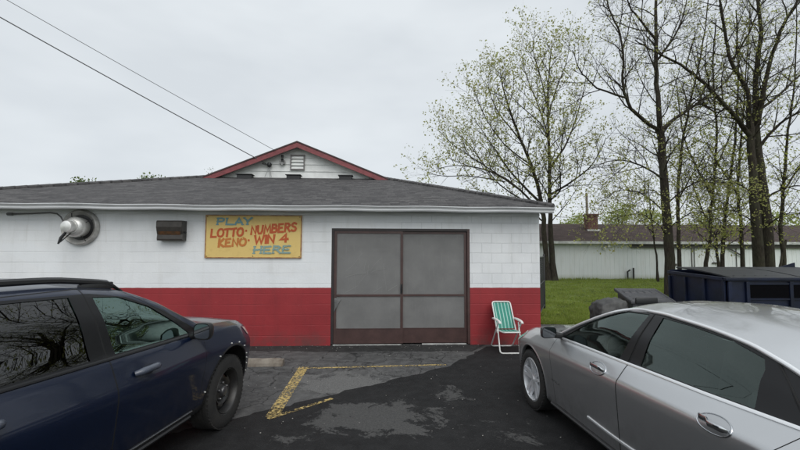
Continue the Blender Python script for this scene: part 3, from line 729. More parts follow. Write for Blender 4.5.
for nm, end, far, r_, lab in (('power_cable', wa, aim(-330, -170, 7.0), .0125, 'thicker lower overhead cable running to the weatherhead on the gable'),
                            ('telephone_cable', wb_, aim(-325, -192, 7.4), .007, 'thinner upper overhead cable ending at the red gable edge')):
    pts = []
    for i in range(41):
        t_ = i / 40; p = far.lerp(end, t_); p.z -= .16 * 4 * t_ * (1 - t_) * .35; pts.append(p)
    o = MB().tube(pts, r_, 6).build(nm, M_WIRE, None, 180); tag(o, lab, 'cable')
    if nm == 'power_cable': polep = far.copy()
po = MB(); po.tube([(polep.x - .15, polep.y, 0), (polep.x - .15, polep.y, 5), (polep.x - .15, polep.y, polep.z + .7)], [.17, .15, .12], 14)
o = po.build('utility_pole', mat('pole_wood', (.12, .09, .07), .9, var=.3, scale=6, streak=(4, 4, .4)), None, 60); tag(o, 'brown wooden utility pole the two cables come from', 'utility pole')
# ================================================================== lawn chair
cx_ = (at_y(491, 340, 8.3).x + .20)
chair = empty('lawn_chair', (cx_, 8.0, 0))
tag(chair, 'green and white webbed folding lawn chair with a white tube frame against the red wall', 'lawn chair')
M_TUBE = mat('white_tube', (.68, .68, .66), .35, var=.08)
M_ARM = mat('white_arm', (.72, .72, .70), .45)
g = NG('green_webbing'); x, y, z = g.xyz()
ph = g.math('FRACT', g.math('ADD', g.math('DIVIDE', x, .066), 60.5))
wst = g.math('MULTIPLY', g.math('GREATER_THAN', ph, .40), g.math('LESS_THAN', ph, .60))
edge = g.math('GREATER_THAN', g.math('ABSOLUTE', g.math('SUBTRACT', ph, .5)), .46)
wv = g.math('MULTIPLY', g.math('SINE', g.math('MULTIPLY', z, 420.0)), .5)
c = g.mix(g.noise(15, 4), (.015, .20, .15), (.03, .27, .20)); c = g.mix(g.math('MULTIPLY', wst, .75), c, (.50, .62, .58)); c = g.mix(edge, c, (.004, .05, .04))
g.col(c); g.rough(.6); g.normal(g.bump(wv, .3, .002)); M_WEB = g.m
hw = .18
def ctube(name, pts, r=.0125, closed=False, m=None):
    # round the corners of a polyline
    out_ = []; P_ = [Vector(p) for p in pts]
    for i, p in enumerate(P_):
        if (i in (0, len(P_) - 1)) and not closed: out_.append(p); continue
        a, b = P_[i - 1], P_[(i + 1) % len(P_)]; ra = min(.06, (a - p).length * .45, (b - p).length * .45)
        u, v = p + (a - p).normalized() * ra, p + (b - p).normalized() * ra
        for k in range(6): t = k / 5; out_.append(u * (1 - t) ** 2 + p * 2 * t * (1 - t) + v * t * t)
    return MB().tube(out_, r, 10, closed=closed).build(name, m or M_TUBE, chair, 60)
# local y: + towards the wall
ctube('back_frame', [(-hw, -.10, .33), (-hw, .285, .87), (hw, .285, .87), (hw, -.10, .33)])
ctube('seat_frame', [(-hw + .02, .0, .37), (-hw + .02, -.42, .40), (hw - .02, -.42, .40), (hw - .02, .0, .37)])
ctube('front_leg', [(-hw - .02, -.16, .545), (-hw - .02, -.34, .012), (hw + .02, -.34, .012), (hw + .02, -.16, .545)])
ctube('rear_leg', [(-hw - .035, -.28, .545), (-hw - .03, .26, .012), (hw + .03, .26, .012), (hw + .035, -.28, .545)])
for s in (-1, 1):
    a = MB(); pts = []
    n = 10
    for i in range(n + 1):
        t = i / n; yy = .12 - .50 * t; zz = .585 + .012 * math.sin(math.pi * t) - (.015 if i == n else 0); ww = .022 + .010 * math.sin(math.pi * min(1, t * 1.1))
        pts.append((yy, zz, ww))
    vs = []; 
    for yy, zz, ww in pts: vs += [(s * (hw + .025) - ww, yy, zz - .02), (s * (hw + .025) + ww, yy, zz - .02), (s * (hw + .025) + ww * .8, yy, zz), (s * (hw + .025) - ww * .8, yy, zz)]
    a.add(vs, [(i * 4 + j, i * 4 + (j + 1) % 4, (i + 1) * 4 + (j + 1) % 4, (i + 1) * 4 + j) for i in range(n) for j in range(4)] + [(0, 1, 2, 3), (n * 4, n * 4 + 3, n * 4 + 2, n * 4 + 1)])
    a.build('armrest', M_ARM, chair, 50)
def web(name, p0, p1, wtop, nlong=7, ncross=0):
    p0, p1 = Vector(p0), Vector(p1); mb = MB(); nrm = Vector((0, (p1 - p0).z, -(p1 - p0).y)).normalized()
    nu, nv = 24, 20; vs = []
    for i in range(nu + 1):
        for j in range(nv + 1):
            u = i / nu; v = j / nv; p = p0.lerp(p1, v); x_ = (u - .5) * 2 * wtop
            sag = .018 * math.sin(math.pi * v) * math.sin(math.pi * u)
            vs.append(Vector((x_, p.y, p.z)) + nrm * (.006 - sag))
    mb.add(vs, [(i * (nv + 1) + j, (i + 1) * (nv + 1) + j, (i + 1) * (nv + 1) + j + 1, i * (nv + 1) + j + 1) for i in range(nu) for j in range(nv)])
    return mb.build(name, M_WEB, chair, 180)
web('back_webbing', (0, -.03, .405), (0, .283, .855), hw - .012)
web('seat_webbing', (0, -.01, .375), (0, -.415, .405), hw - .022)

# ================================================================== long shed behind the lawn
SHY = 27.3
def sh(px, py, dy=0): return at_y(px, py, SHY + dy)
sx0, sx1 = sh(480, 260).x, 42.0
sez = sh(600, 243).z; sbz = -.012
shed = empty('long_shed', ((sx0 + sx1) / 2, SHY, 0)); tag(shed, 'long low pale shed with a brown shingle roof beyond the lawn', 'shed')
def hp(mb, name, m, parent=None, smooth=None):
    o = mb.build(name, m, None, smooth); o.parent = parent or shed
    if parent is None: o.matrix_parent_inverse = Matrix.Translation((-(sx0 + sx1) / 2, -SHY, 0))
    return o
mb = MB(); n = int((sx1 - sx0) / .3); vs = []
for i in range(n + 1):                         # ribbed panels
    for (dx, dy) in ((0, 0), (.012, -.012), (.03, -.012), (.042, 0)):
        x_ = sx0 + i * .3 + dx; vs += [(x_, SHY + dy, sbz), (x_, SHY + dy, sez)]
mb.add(vs, [(2 * k, 2 * k + 2, 2 * k + 3, 2 * k + 1) for k in range(len(vs) // 2 - 1)])
mb.box((sx0, SHY + .03, sbz), (sx1, SHY + 7.8, sez))
g = NG('shed_panels'); nn = g.noise(.5, 6, .65, vec=g.mapping((1.5, 1, .5))); x, y, z = g.xyz()
c = g.mix(g.ramp(nn, [(.35, 0.), (.7, 1.)]), (.60, .635, .645), (.68, .70, .71))
st = g.ramp(g.noise(2.0, 6, .7, vec=g.mapping((2.5, 1, .3))), [(.5, 0.), (.7, 1.)]); c = g.mix(g.math('MULTIPLY', st, .30), c, (.42, .41, .37))
lowm = g.math('SUBTRACT', 1, g.math('DIVIDE', z, .35), clamp=True); c = g.mix(g.math('MULTIPLY', lowm, .5), c, (.22, .24, .14))
g.col(c); g.rough(.55); hp(mb, 'wall', g.m)
M_SHROOF = shingle_material('brown_shingles', (.055, .040, .036), (.095, .070, .064), (.060, .046, .043), 1.6)
rz_ = sh(600, 224.2, 4.0).z
mb = MB(); rs_ = (rz_ - sez - .12) / 4.4; y0_ = SHY - .4
slab(mb, [(sx0 - .4, y0_, sez + .1), (sx1 + .4, y0_, sez + .1), (sx1 + .4, SHY + 4, rz_), (sx0 - .4, SHY + 4, rz_)], .08)
slab(mb, [(sx0 - .4, SHY + 8.4, sez + .1), (sx1 + .4, SHY + 8.4, sez + .1), (sx1 + .4, SHY + 4, rz_), (sx0 - .4, SHY + 4, rz_)], .08)
shr = hp(mb, 'roof', M_SHROOF)
mb = MB(); mb.box((sx0 - .4, y0_ - .03, sez - .06), (sx1 + .4, y0_ - .002, sez + .11)); hp(mb, 'fascia_board', mat('shed_fascia', (.46, .47, .46), .6, var=.3, scale=3))
mb = MB(); mb.box((sh(630, 246).x, SHY - .16, sez - .32), (sx1, SHY - .03, sez - .07)); mb.box((sh(665, 264).x, SHY - .1, sh(665, 266).z), (sh(676, 264).x, SHY - .03, sh(665, 263.6).z)); hp(mb, 'sliding_door_track', mat('dark_track', (.06, .055, .05), .6))
mb = MB()
for px_ in (691.5, 694, 736): mb.box((sh(px_, 260).x - .02, SHY - .06, .2), (sh(px_, 260).x + .02, SHY - .03, sez - .3))
a, b_ = sh(727, 248), sh(741, 256); mb.tube([(a.x, SHY - .12, a.z), (b_.x, SHY - .12, b_.z)], .05, 6)
a, b_ = sh(712, 263), sh(718, 263); mb.box((a.x, SHY - .1, a.z - .05), (b_.x, SHY - .03, a.z + .05))
hp(mb, 'door_brace', mat('dark_brace', (.05, .045, .04), .6))
mb = MB(); a = sh(631, 271); mb.tube([(a.x - .3, SHY - .12, 0), (a.x - .3, SHY - .12, .5), (a.x - .15, SHY - .15, .62)], .05, 8); mb.tube([(a.x + .1, SHY - .12, 0), (a.x + .1, SHY - .12, .75)], .05, 8); hp(mb, 'meter_pipe', M_BLACK, smooth=60)
a = sh(605, 247); b_ = MB(); b_.box((a.x - .22, SHY - .25, a.z - .18), (a.x - .05, SHY - .03, a.z + .02), bev=.02); b_.box((a.x + .03, SHY - .3, a.z - .02), (a.x + .2, SHY - .03, a.z + .22), bev=.03); hp(b_, 'flood_light', mat('flood_grey', (.55, .55, .52), .5))
# chimney
ca, cb_ = at_y(588.3, 229.5, SHY + 2.2), at_y(597.8, 215.5, SHY + 2.2)
mb = MB(); mb.box((ca.x, SHY + 2.2, sez), (cb_.x, SHY + 2.85, cb_.z)); mb.box((ca.x - .06, SHY + 2.14, cb_.z), (cb_.x + .06, SHY + 2.91, cb_.z + .12))
g = NG('chimney_brick'); br = g.node('ShaderNodeTexBrick'); br.inputs['Scale'].default_value = 1; br.inputs['Brick Width'].default_value = .21; br.inputs['Row Height'].default_value = .075; br.inputs['Mortar Size'].default_value = .008
x, y, z = g.xyz(); cm = g.node('ShaderNodeCombineXYZ'); g.set(cm.inputs[0], g.math('ADD', x, y)); g.set(cm.inputs[1], z); g.n.links.new(cm.outputs[0], br.inputs['Vector'])
br.inputs['Color1'].default_value = (.10, .028, .020, 1); br.inputs['Color2'].default_value = (.10, .03, .022, 1); br.inputs['Mortar'].default_value = (.2, .17, .15, 1)
g.col(br.outputs['Color']); g.rough(.9); g.normal(g.bump(br.outputs['Fac'], -.5, .01))
chm = hp(mb, 'chimney', g.m)
mb = MB(); fz = sez + .1 + (rz_ - sez - .1) * (2.1 + .4) / 4.4; mb.box((ca.x - .1, SHY + 2.05, fz - .1), (cb_.x + .1, SHY + 2.19, fz + .12)); hp(mb, 'flashing', mat('pale_flashing', (.6, .6, .58), .5, var=.3, scale=4), chm)
fl_o = COL.objects[-1] if False else None
for c_ in COL.objects:
    if c_.name.startswith('flashing') or c_.name.startswith('louvre') : pass
mb = MB(); a = at_y(587.5, 215, SHY + 9); b_ = at_y(586.5, 193, SHY + 9); mb.tube([(a.x, SHY + 9, 0), (b_.x, SHY + 9, b_.z)], [.14, .10], 10)
o = mb.build('wooden_post', mat('grey_post', (.20, .17, .14), .9, var=.25, scale=5), None, 60); tag(o, 'bare grey wooden post standing up behind the brick chimney', 'post')

# ================================================================== dumpster, bin, covered heap, fence
M_DBLUE = mat('dumpster_paint', (.005, .011, .036), .45, col2=(.003, .006, .018), scale=3, bump=.2, bscale=15)
M_DLID = mat('dumpster_lid', (.022, .023, .025), .5, var=.25, scale=8)
dx0, dx1, dy0, dy1, dh = 7.02, 10.25, 8.3, 10.0, 1.31
dp = empty('dumpster', ((dx0 + dx1) / 2, (dy0 + dy1) / 2, 0)); tag(dp, 'dark blue steel dumpster with black plastic lids behind the silver sedan', 'dumpster')
DI = Matrix.Translation((-(dx0 + dx1) / 2, -(dy0 + dy1) / 2, 0))
def dpart(mb, name, m, parent=None, smooth=None):
    o = mb.build(name, m, None, smooth); o.parent = parent or dp
    if parent is None: o.matrix_parent_inverse = DI
    return o
mb = MB(); th = .03; z0_ = .12
dhb = 1.43
def wallq(x0, y0, x1, y1, zt0, zt1, zb=z0_):
    d_ = Vector((x1 - x0, y1 - y0, 0)).normalized(); nn = Vector((-d_.y, d_.x, 0)) * th
    mb.add([(x0, y0, zb), (x1, y1, zb), (x1, y1, zt1), (x0, y0, zt0), (x0 + nn.x, y0 + nn.y, zb), (x1 + nn.x, y1 + nn.y, zb), (x1 + nn.x, y1 + nn.y, zt1), (x0 + nn.x, y0 + nn.y, zt0)],
           [(0, 1, 2, 3), (7, 6, 5, 4), (0, 4, 5, 1), (1, 5, 6, 2), (2, 6, 7, 3), (3, 7, 4, 0)])
wallq(dx0 + .4, dy0, dx1, dy0, dh, dh); wallq(dx1, dy0, dx1, dy1, dh, dhb); wallq(dx1, dy1, dx0, dy1, dhb, dhb); wallq(dx0, dy1, dx0, dy0, dhb - .06, dh); wallq(dx0, dy0, dx0 + .4, dy0, dh, dh)
mb.box((dx0, dy0, z0_ - .03), (dx1, dy1, z0_))
dpart(mb, 'body', M_DBLUE)
mb = MB()
for yy in (dy0 + .02, dy0 + .55, dy0 + 1.12, dy1 - .06): mb.box((dx0 - .045, yy, z0_), (dx0 - .001, yy + .06, dh - .03), bev=.006)
for xx in (dx0 + .0, dx0 + .38, dx0 + 1.3, dx1 - .08): mb.box((xx, dy0 - .045, z0_), (xx + .07, dy0 - .001, dh - .05), bev=.006)
mb.box((dx0 + .46, dy0 - .03, 1.20), (dx1 - .1, dy0 - .001, 1.235)); mb.box((dx0 + .46, dy0 - .03, .89), (dx1 - .1, dy0 - .001, .925))
dpart(mb, 'rib', M_DBLUE)
mb = MB(); mb.box((dx0 - .06, dy0 - .06, dh - .03), (dx1 + .05, dy0 + .02, dh + .03), bev=.01); mb.box((dx0 - .06, dy0 + .02, dh - .0), (dx0 + .03, dy0 + .04, dh + .03))
mb.add([(dx0 - .06, dy0 + .02, dh - .03), (dx0 + .02, dy0 + .02, dh - .03), (dx0 + .02, dy1, dhb - .09), (dx0 - .06, dy1, dhb - .09), (dx0 - .06, dy0 + .02, dh + .03), (dx0 + .02, dy0 + .02, dh + .03), (dx0 + .02, dy1, dhb - .03), (dx0 - .06, dy1, dhb - .03)],
       [(3, 2, 1, 0), (4, 5, 6, 7), (0, 1, 5, 4), (1, 2, 6, 5), (2, 3, 7, 6), (3, 0, 4, 7)])
dpart(mb, 'rim', M_DBLUE)
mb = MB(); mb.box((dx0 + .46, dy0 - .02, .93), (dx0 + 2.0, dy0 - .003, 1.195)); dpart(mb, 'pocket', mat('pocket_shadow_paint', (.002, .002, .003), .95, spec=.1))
for k_ in range(2):
    xa = dx0 + .1 + k_ * 1.56; xb = xa + 1.50; mb = MB(); vs = []
    n = 12
    for i in range(n + 1):
        t = i / n
        for (xx) in (xa, xb): vs.append((xx, dy0 + .0 + (dy1 - dy0 - .1) * t, dh + .035 + (dhb - dh + .03) * t + .03 * math.sin(math.pi * t) - .004 * (i % 2)))
    m_ = len(vs); vs += [(v[0], v[1], v[2] - .025) for v in vs]
    fs = []
    for i in range(n): fs += [(2 * i, 2 * i + 1, 2 * i + 3, 2 * i + 2), (m_ + 2 * i + 2, m_ + 2 * i + 3, m_ + 2 * i + 1, m_ + 2 * i), (2 * i, 2 * i + 2, m_ + 2 * i + 2, m_ + 2 * i), (2 * i + 3, 2 * i + 1, m_ + 2 * i + 1, m_ + 2 * i + 3)]
    fs += [(1, 0, m_, m_ + 1), (2 * n, 2 * n + 1, m_ + 2 * n + 1, m_ + 2 * n)]
    mb.add(vs, fs)
    for q in range(4): mb.box((xa + .15 + q * .23, dy0 + .12, dh + .07), (xa + .19 + q * .23, dy0 + .14, dh + .075))
    dpart(mb, 'lid', M_DLID)
mb = MB(); mb.prism([(0, 0), (.9, .0), (.9, .30)], lambda a_, b2: Vector((9.55 + a_ * .7, dy1 - .05, 1.42 + b2 * .6)), lambda a_, b2: Vector((9.55 + a_ * .7, dy1 - .01, 1.42 + b2 * .6))); dpart(mb, 'side_plate', M_DBLUE)
mb = MB()
for xx in (dx0 + .15, dx1 - .25):
    for yy in (dy0 + .1, dy1 - .25): mb.lathe([(.07, -.03), (.08, -.02), (.08, .02), (.07, .03)], Matrix.Translation((xx, yy, .08)) @ Matrix.Rotation(R(90), 4, 'X'), 14); mb.box((xx - .05, yy - .05, .1), (xx + .05, yy + .05, .12))
dpart(mb, 'caster', M_BLACK)
# parking cover for the ground here: bin with sloping lid
bn = empty('storage_bin', (6.10, 9.6, 0), R(-5)); bn.scale = (.98, .85, .89); tag(bn, 'dark grey plastic bin with a sloping ribbed lid at the edge of the lawn', 'storage bin')
M_BIN = mat('bin_plastic', (.060, .061, .066), .5, var=.22, scale=7, bump=.15, bscale=30)
mb = MB(); pr = [(-.40, 0), (.36, 0), (.40, 1.0), (-.44, .77)]
mb.prism(pr, lambda a_, b2: Vector((-.44, a_, b2)), lambda a_, b2: Vector((.44, a_, b2)))
for q in range(4): mb.box((-.40 + q * .22, -.445, .06), (-.28 + q * .22, -.41, .70), bev=.012)
mb.build('bin_body', M_BIN, bn)
mb = MB(); sl2 = (1.08 - .84) / .98
def lidp(x_, y_, up=0): return Vector((x_, y_, .84 + (y_ + .49) * sl2 + up))
mb.add([lidp(-.5, -.49, -.05), lidp(.5, -.49, -.05), lidp(.5, .47, -.05), lidp(-.5, .47, -.05), lidp(-.5, -.49), lidp(.5, -.49), lidp(.5, .47), lidp(-.5, .47)], [(3, 2, 1, 0), (4, 5, 6, 7), (0, 1, 5, 4), (1, 2, 6, 5), (2, 3, 7, 6), (3, 0, 4, 7)])
def lbox(x0, x1, y0, y1, h):
    mb.add([lidp(x0, y0, .001), lidp(x1, y0, .001), lidp(x1, y1, .001), lidp(x0, y1, .001), lidp(x0 + .01, y0 + .01, h), lidp(x1 - .01, y0 + .01, h), lidp(x1 - .01, y1 - .01, h), lidp(x0 + .01, y1 - .01, h)], [(4, 5, 6, 7), (0, 1, 5, 4), (1, 2, 6, 5), (2, 3, 7, 6), (3, 0, 4, 7)])
lbox(-.5, .5, .41, .47, .02); lbox(-.5, -.45, -.49, .40, .02); lbox(.45, .5, -.49, .40, .02)
for q in range(5): lbox(-.38 + q * .16, -.27 + q * .16, .12, .3, .018)
lbox(-.38, .37, -.36, -.28, .018); lbox(-.38, .37, -.18, -.08, .012)
mb.build('bin_lid', M_BIN, bn)
random.seed(3)
bm = bmesh.new(); bmesh.ops.create_icosphere(bm, subdivisions=5, radius=1)
from mathutils import noise as mnoise
for v in bm.verts:
    d_ = v.co.normalized(); r_ = 1 + .10 * mnoise.noise(d_ * 1.6) + .07 * mnoise.noise(d_ * 4.5) + .03 * mnoise.ridged_multi_fractal(d_ * 3, 1, 2, 3, 1, 2)
    sq = 1 / max(abs(d_.x), abs(d_.y), abs(d_.z)) ** .45; r_ *= sq
    v.co = Vector((d_.x * .42 * r_, d_.y * .40 * r_, d_.z * .42 * r_)) + Vector((0, 0, .38)); v.co.z = max(v.co.z, .0)
    v.co.z *= 1.0 + .08 * v.co.x
me = bpy.data.meshes.new('tarp_bundle'); bm.to_mesh(me); bm.free(); me.materials.append(mat('grey_tarp', (.085, .085, .082), .7, col2=(.045, .045, .045), scale=6, bump=.6, bscale=14)); me.shade_smooth()
o = bpy.data.objects.new('tarp_bundle', me); COL.objects.link(o); o.location = (5.22, 9.5, 0); o.scale = (.88, .85, .98); tag(o, 'lumpy bundle under a crumpled grey tarp left of the grey bin', 'tarp bundle')

gp0, gp1 = Vector((3.97, 10.7, 0)), Vector((5.32, 13.6, 0)); GHT = 1.74
fe = empty('chain_link_gate', tuple((gp0 + gp1) / 2)); tag(fe, 'narrow black chain link fence panel at the right corner of the garage', 'fence')
FI = Matrix.Translation(-(gp0 + gp1) / 2)
def fpart(mb, name, m, sm=60):
    o = mb.build(name, m, None, sm); o.parent = fe; o.matrix_parent_inverse = FI
M_FEN = mat('black_steel', (.014, .014, .015), .4)
for p in (gp0, gp1): fpart(MB().tube([p, p + Vector((0, 0, GHT)), p + Vector((0, 0, GHT + .02))], [.032, .032, .02], 10), 'post', M_FEN)
for z_ in (.12, .9, GHT - .06): fpart(MB().tube([gp0 + Vector((0, 0, z_)), gp1 + Vector((0, 0, z_))], .018, 8), 'rail', M_FEN)
mb = MB(); Lg = (gp1 - gp0).length; dd = (gp1 - gp0) / Lg
k_ = .11; hgt_ = GHT - .2; i = -hgt_
while i < Lg:
    for s_ in (1, -1):
        a0, a1 = (i, 0) if s_ > 0 else (i + hgt_, 0), (i + hgt_, hgt_) if s_ > 0 else (i, hgt_)
        (u0, v0), (u1, v1) = a0, a1
        def clip(u0, v0, u1, v1):
            pts = []
            for t in np.linspace(0, 1, 41):
                u = u0 + (u1 - u0) * t
                if -1e-6 <= u <= Lg + 1e-6: pts.append((u, v0 + (v1 - v0) * t))
            return (pts[0], pts[-1]) if len(pts) > 1 else None
        c_ = clip(u0, v0, u1, v1)
        if c_: mb.tube([gp0 + dd * c_[0][0] + Vector((0, 0, .13 + c_[0][1])), gp0 + dd * c_[1][0] + Vector((0, 0, .13 + c_[1][1]))], .003, 4, caps=False)
    i += k_
fpart(mb, 'chain_mesh', M_FEN, None)

# ================================================================== trees
class Tree:
    def __init__(s, seed): s.V = []; s.F = []; s.LV = []; s.rnd = random.Random(seed); s.np = np.random.RandomState(seed); s.tips = []; s.LF = []
    def tube(s, pts, rad, n):
        base = len(s.V); k = len(pts); up = Vector((1, .1, 0))
        for i, p in enumerate(pts):
            t = (pts[min(i + 1, k - 1)] - pts[max(i - 1, 0)]); t.normalize()
            u = up - t * up.dot(t)
            if u.length < .05: u = t.orthogonal()
            u.normalize(); b = t.cross(u); up = u
            for j in range(n):
                a = 2 * math.pi * j / n; q = p + (u * math.cos(a) + b * math.sin(a)) * rad[i]; s.V.append((q.x, q.y, q.z))
        for i in range(k - 1):
            for j in range(n): s.F.append((base + i * n + j, base + i * n + (j + 1) % n, base + (i + 1) * n + (j + 1) % n, base + (i + 1) * n + j))
    def smooth(s, P_, k=3):
        out_ = []
        for i in range(len(P_) - 1):
            p0, p1, p2, p3 = P_[max(i - 1, 0)], P_[i], P_[i + 1], P_[min(i + 2, len(P_) - 1)]
            for j in range(k):
                t = j / k; out_.append(.5 * ((2 * p1) + (p2 - p0) * t + (2 * p0 - 5 * p1 + 4 * p2 - p3) * t * t + (3 * p1 - p0 - 3 * p2 + p3) * t ** 3))
        out_.append(P_[-1]); return out_
    def limb(s, P_, r0, r1, n=9, k=4, jit=.014):
        pts = s.smooth(P_, k); m = len(pts)
        pts = [p + Vector([s.rnd.gauss(0, jit) for _ in range(3)]) if 0 < i < m - 1 else p for i, p in enumerate(pts)]
        rad = [r0 + (r1 - r0) * (i / (m - 1)) ** .85 for i in range(m)]
        s.tube(pts, rad, n); return pts, rad
    def branch(s, p, d, length, r, level, P):
        rnd = s.rnd; seg = max(3, int(length / P['seg'][level])); pts = [p]; step = length / seg; d = d.normalized()
        for i in range(seg):
            d = (d + Vector((rnd.gauss(0, P['wob']), rnd.gauss(0, P['wob']), rnd.gauss(0, P['wob']) + P['up'][level]))).normalized(); pts.append(pts[-1] + d * step)
        rad = [r * (1 - .72 * i / seg) for i in range(seg + 1)]
        s.tube(pts, rad, (7, 5, 4, 3, 3)[level]); s.spawn(pts, rad, level + 1, length, P, .12)
    def spawn(s, pts, rad, level, length, P, start):
        rnd = s.rnd
        if level >= P['levels']:
            if rnd.random() < P.get('bare', .3): return
            for _ in range(int(length * P['leaf'] + rnd.random())):
                i = rnd.randrange(1, len(pts)); t = rnd.random(); s.tips.append(pts[i - 1].lerp(pts[i], t))
            s.tips.append(pts[-1]); return
        tot = sum((pts[i + 1] - pts[i]).length for i in range(len(pts) - 1)); nb = int(tot * P['dens'][level] * rnd.uniform(.85, 1.15)) + 1
        az_ = rnd.random() * 6.28
        for b in range(nb):
            t = start + (1 - start) * (b + rnd.random() * .8) / nb; f = min(.999, t) * (len(pts) - 1); i = int(f)
            p = pts[i].lerp(pts[i + 1], f - i); tang = (pts[i + 1] - pts[i]).normalized()
            az_ += 2.4 + rnd.uniform(-.5, .5); u = tang.orthogonal().normalized(); v = tang.cross(u)
            side = u * math.cos(az_) + v * math.sin(az_); an = rnd.uniform(.55, 1.0)
            d = tang * math.cos(an) + side * math.sin(an); d.z += P['lift']
            ln = P['len'][level] * (1 - .55 * t) * rnd.uniform(.6, 1.2)
            rr = min(rad[i] * .62, P['r'][level] * rnd.uniform(.7, 1.1))
            if p.z < P.get('minz', 0): continue
            s.branch(p, d, ln, rr, level, P)
    def finish(s, name, label, wood, leafm, size=.09, per=4, spread=.14, group=None, cat='tree', loc=None):
        base = loc; root = empty(name, tuple(base)); tag(root, label, cat, group)
        V = np.array(s.V, np.float32) - np.array(base, np.float32)
        fastmesh('trunk', V, s.F, wood, root, True)
        if s.tips:
            rs = s.np; T_ = np.repeat(np.array([(p.x, p.y, p.z) for p in s.tips]), per, axis=0); n = len(T_)
            T_ = T_ + rs.normal(0, spread * .5, (n, 3)); u = rs.normal(0, 1, (n, 3)); u /= np.linalg.norm(u, axis=1, keepdims=True)
            w0 = rs.normal(0, 1, (n, 3)); v = np.cross(u, w0); v /= np.linalg.norm(v, axis=1, keepdims=True); sc = size * rs.uniform(.5, 1.3, (n, 1))
            q = np.stack([T_, T_ + (u * .5 + v * .32) * sc, T_ + u * sc, T_ + (u * .5 - v * .32) * sc], 1).reshape(-1, 3) - np.array(base)
            fastmesh('crown', q, np.arange(n * 4).reshape(-1, 4), leafm, root)
        return root
def bark(name, c0, c1):
    g = NG(name); n1 = g.noise(9, 6, .7, vec=g.mapping((3, 3, .5))); c = g.mix(g.ramp(n1, [(.35, 0.), (.65, 1.)]), c0, c1)
    c = g.mix(g.math('MULTIPLY', g.ramp(g.noise(1.5, 4), [(.5, 0.), (.7, 1.)]), .5), c, (.07, .075, .045)); g.col(c); g.rough(.95); g.b.inputs['Specular IOR Level'].default_value = .15
    g.normal(g.bump(n1, .8, .03)); return g.m
M_BARK = bark('dark_bark', (.020, .017, .014), (.062, .052, .043)); M_BARK2 = bark('grey_bark', (.020, .017, .014), (.062, .053, .042))
def leafmat(name, a, b, c):
    g = NG(name); n = g.noise(1.1, 3, .5); rn = g.node('ShaderNodeNewGeometry').outputs['Random Per Island']
    cc = g.mix(g.ramp(n, [(.35, 0.), (.65, 1.)]), a, b); cc = g.mix(g.math('MULTIPLY', rn, .55), cc, c); g.col(cc); g.rough(.7)
    g.b.inputs['Specular IOR Level'].default_value = .25
    tl = g.node('ShaderNodeBsdfTranslucent'); g.set(tl.inputs[0], cc); ms = g.node('ShaderNodeMixShader'); ms.inputs[0].default_value = .5
    g.n.links.new(g.b.outputs[0], ms.inputs[1]); g.n.links.new(tl.outputs[0], ms.inputs[2]); g.n.links.new(ms.outputs[0], g.n.nodes['Material Output'].inputs[0]); return g.m
M_LEAF = leafmat('spring_leaves', (.30, .34, .10), (.42, .44, .15), (.26, .20, .10))
M_LEAF2 = leafmat('yellow_green_leaves', (.34, .39, .07), (.46, .50, .11), (.30, .27, .09))
M_BUSH = leafmat('bush_leaves', (.06, .095, .025), (.14, .19, .05), (.20, .24, .08))

def guided(tree, lines, Y, P, r_spawn=True):
    for (pp, ra, rb_, dz0, dz1, start) in lines:
        n = len(pp); pts = []
        for i, (a, b) in enumerate(pp):
            t = i / (n - 1); dd_ = dz0 + (dz1 - dz0) * t ** 1.2; pts.append(at_y(a, b, Y + dd_))
        if pts[0].z < .6: pts[0].z = -.05
        q, rr = tree.limb(pts, ra, rb_, 10 if ra > .1 else 7)
        if pts[0].z < 0:                     # root flare
            tree.tube([pts[0], pts[0] + Vector((0, 0, .18)), q[2]], [ra * 1.5, ra * 1.18, rr[2]], 10)
        if start is not None: tree.spawn(q, rr, 1, 1, P, start)
# the big airy tree behind the garage corner
P1 = dict(seg=[1, .5, .35, .25, .2], wob=.13, up=[.0, .05, .05, .04, .02], dens=[0, 1.35, 2.5, 3.0], len=[0, 3.3, 1.5, .60], r=[0, .040, .020, .011], lift=.22, levels=4, leaf=.7, bare=.36, minz=3.0)
t1 = Tree(21); Y1 = 26.0
guided(t1, [
 ([(554, 279), (551, 240), (550, 205), (549, 150), (548, 95), (552, 42)], .21, .02, 0, 0, .30),
 ([(548, 279), (545, 240), (541, 200), (531, 165), (517, 130), (505, 95), (500, 72)], .19, .02, 0, -1.5, .34),
 ([(543, 215), (520, 190), (492, 172), (462, 166), (436, 168)], .08, .015, -.2, -2.5, .2),
 ([(541, 203), (514, 176), (492, 145), (474, 118)], .09, .015, -.2, 2.0, .2),
 ([(544, 222), (525, 208), (500, 196), (470, 188)], .06, .012, 0, 3, .3),
 ([(550, 195), (572, 181), (592, 165), (606, 138)], .08, .015, 0, -2, .2),
 ([(549, 170), (568, 140), (580, 105), (588, 70)], .08, .015, 0, 2.5, .2),
 ([(549, 140), (538, 105), (526, 75), (521, 50)], .06, .012, 0, 2, .2),
 ([(549, 165), (545, 130), (520, 105), (505, 90)], .05, .012, 0, -4, .2),
 ([(550, 200), (560, 190), (560, 160), (566, 120)], .06, .012, 0, -4, .25),
 ([(544, 210), (500, 185), (470, 145), (452, 130)], .06, .012, 0, 4.5, .3),
 ([(548, 120), (556, 90), (566, 62), (570, 45)], .05, .012, 0, 0, .2),
 ([(531, 165), (505, 145), (484, 115), (474, 90)], .05, .012, -.6, -2, .3),
 ([(520, 140), (498, 112), (488, 85), (492, 65)], .05, .012, -.8, 2, .3),
 ([(548, 110), (540, 75), (533, 50), (535, 30)], .05, .012, 0, -1, .3),
 ([(520, 190), (488, 168), (455, 146), (440, 132)], .05, .012, -1, -1, .3),
 ([(505, 182), (470, 176), (440, 176), (424, 170)], .045, .01, -1.2, 0, .3),
], Y1, P1)
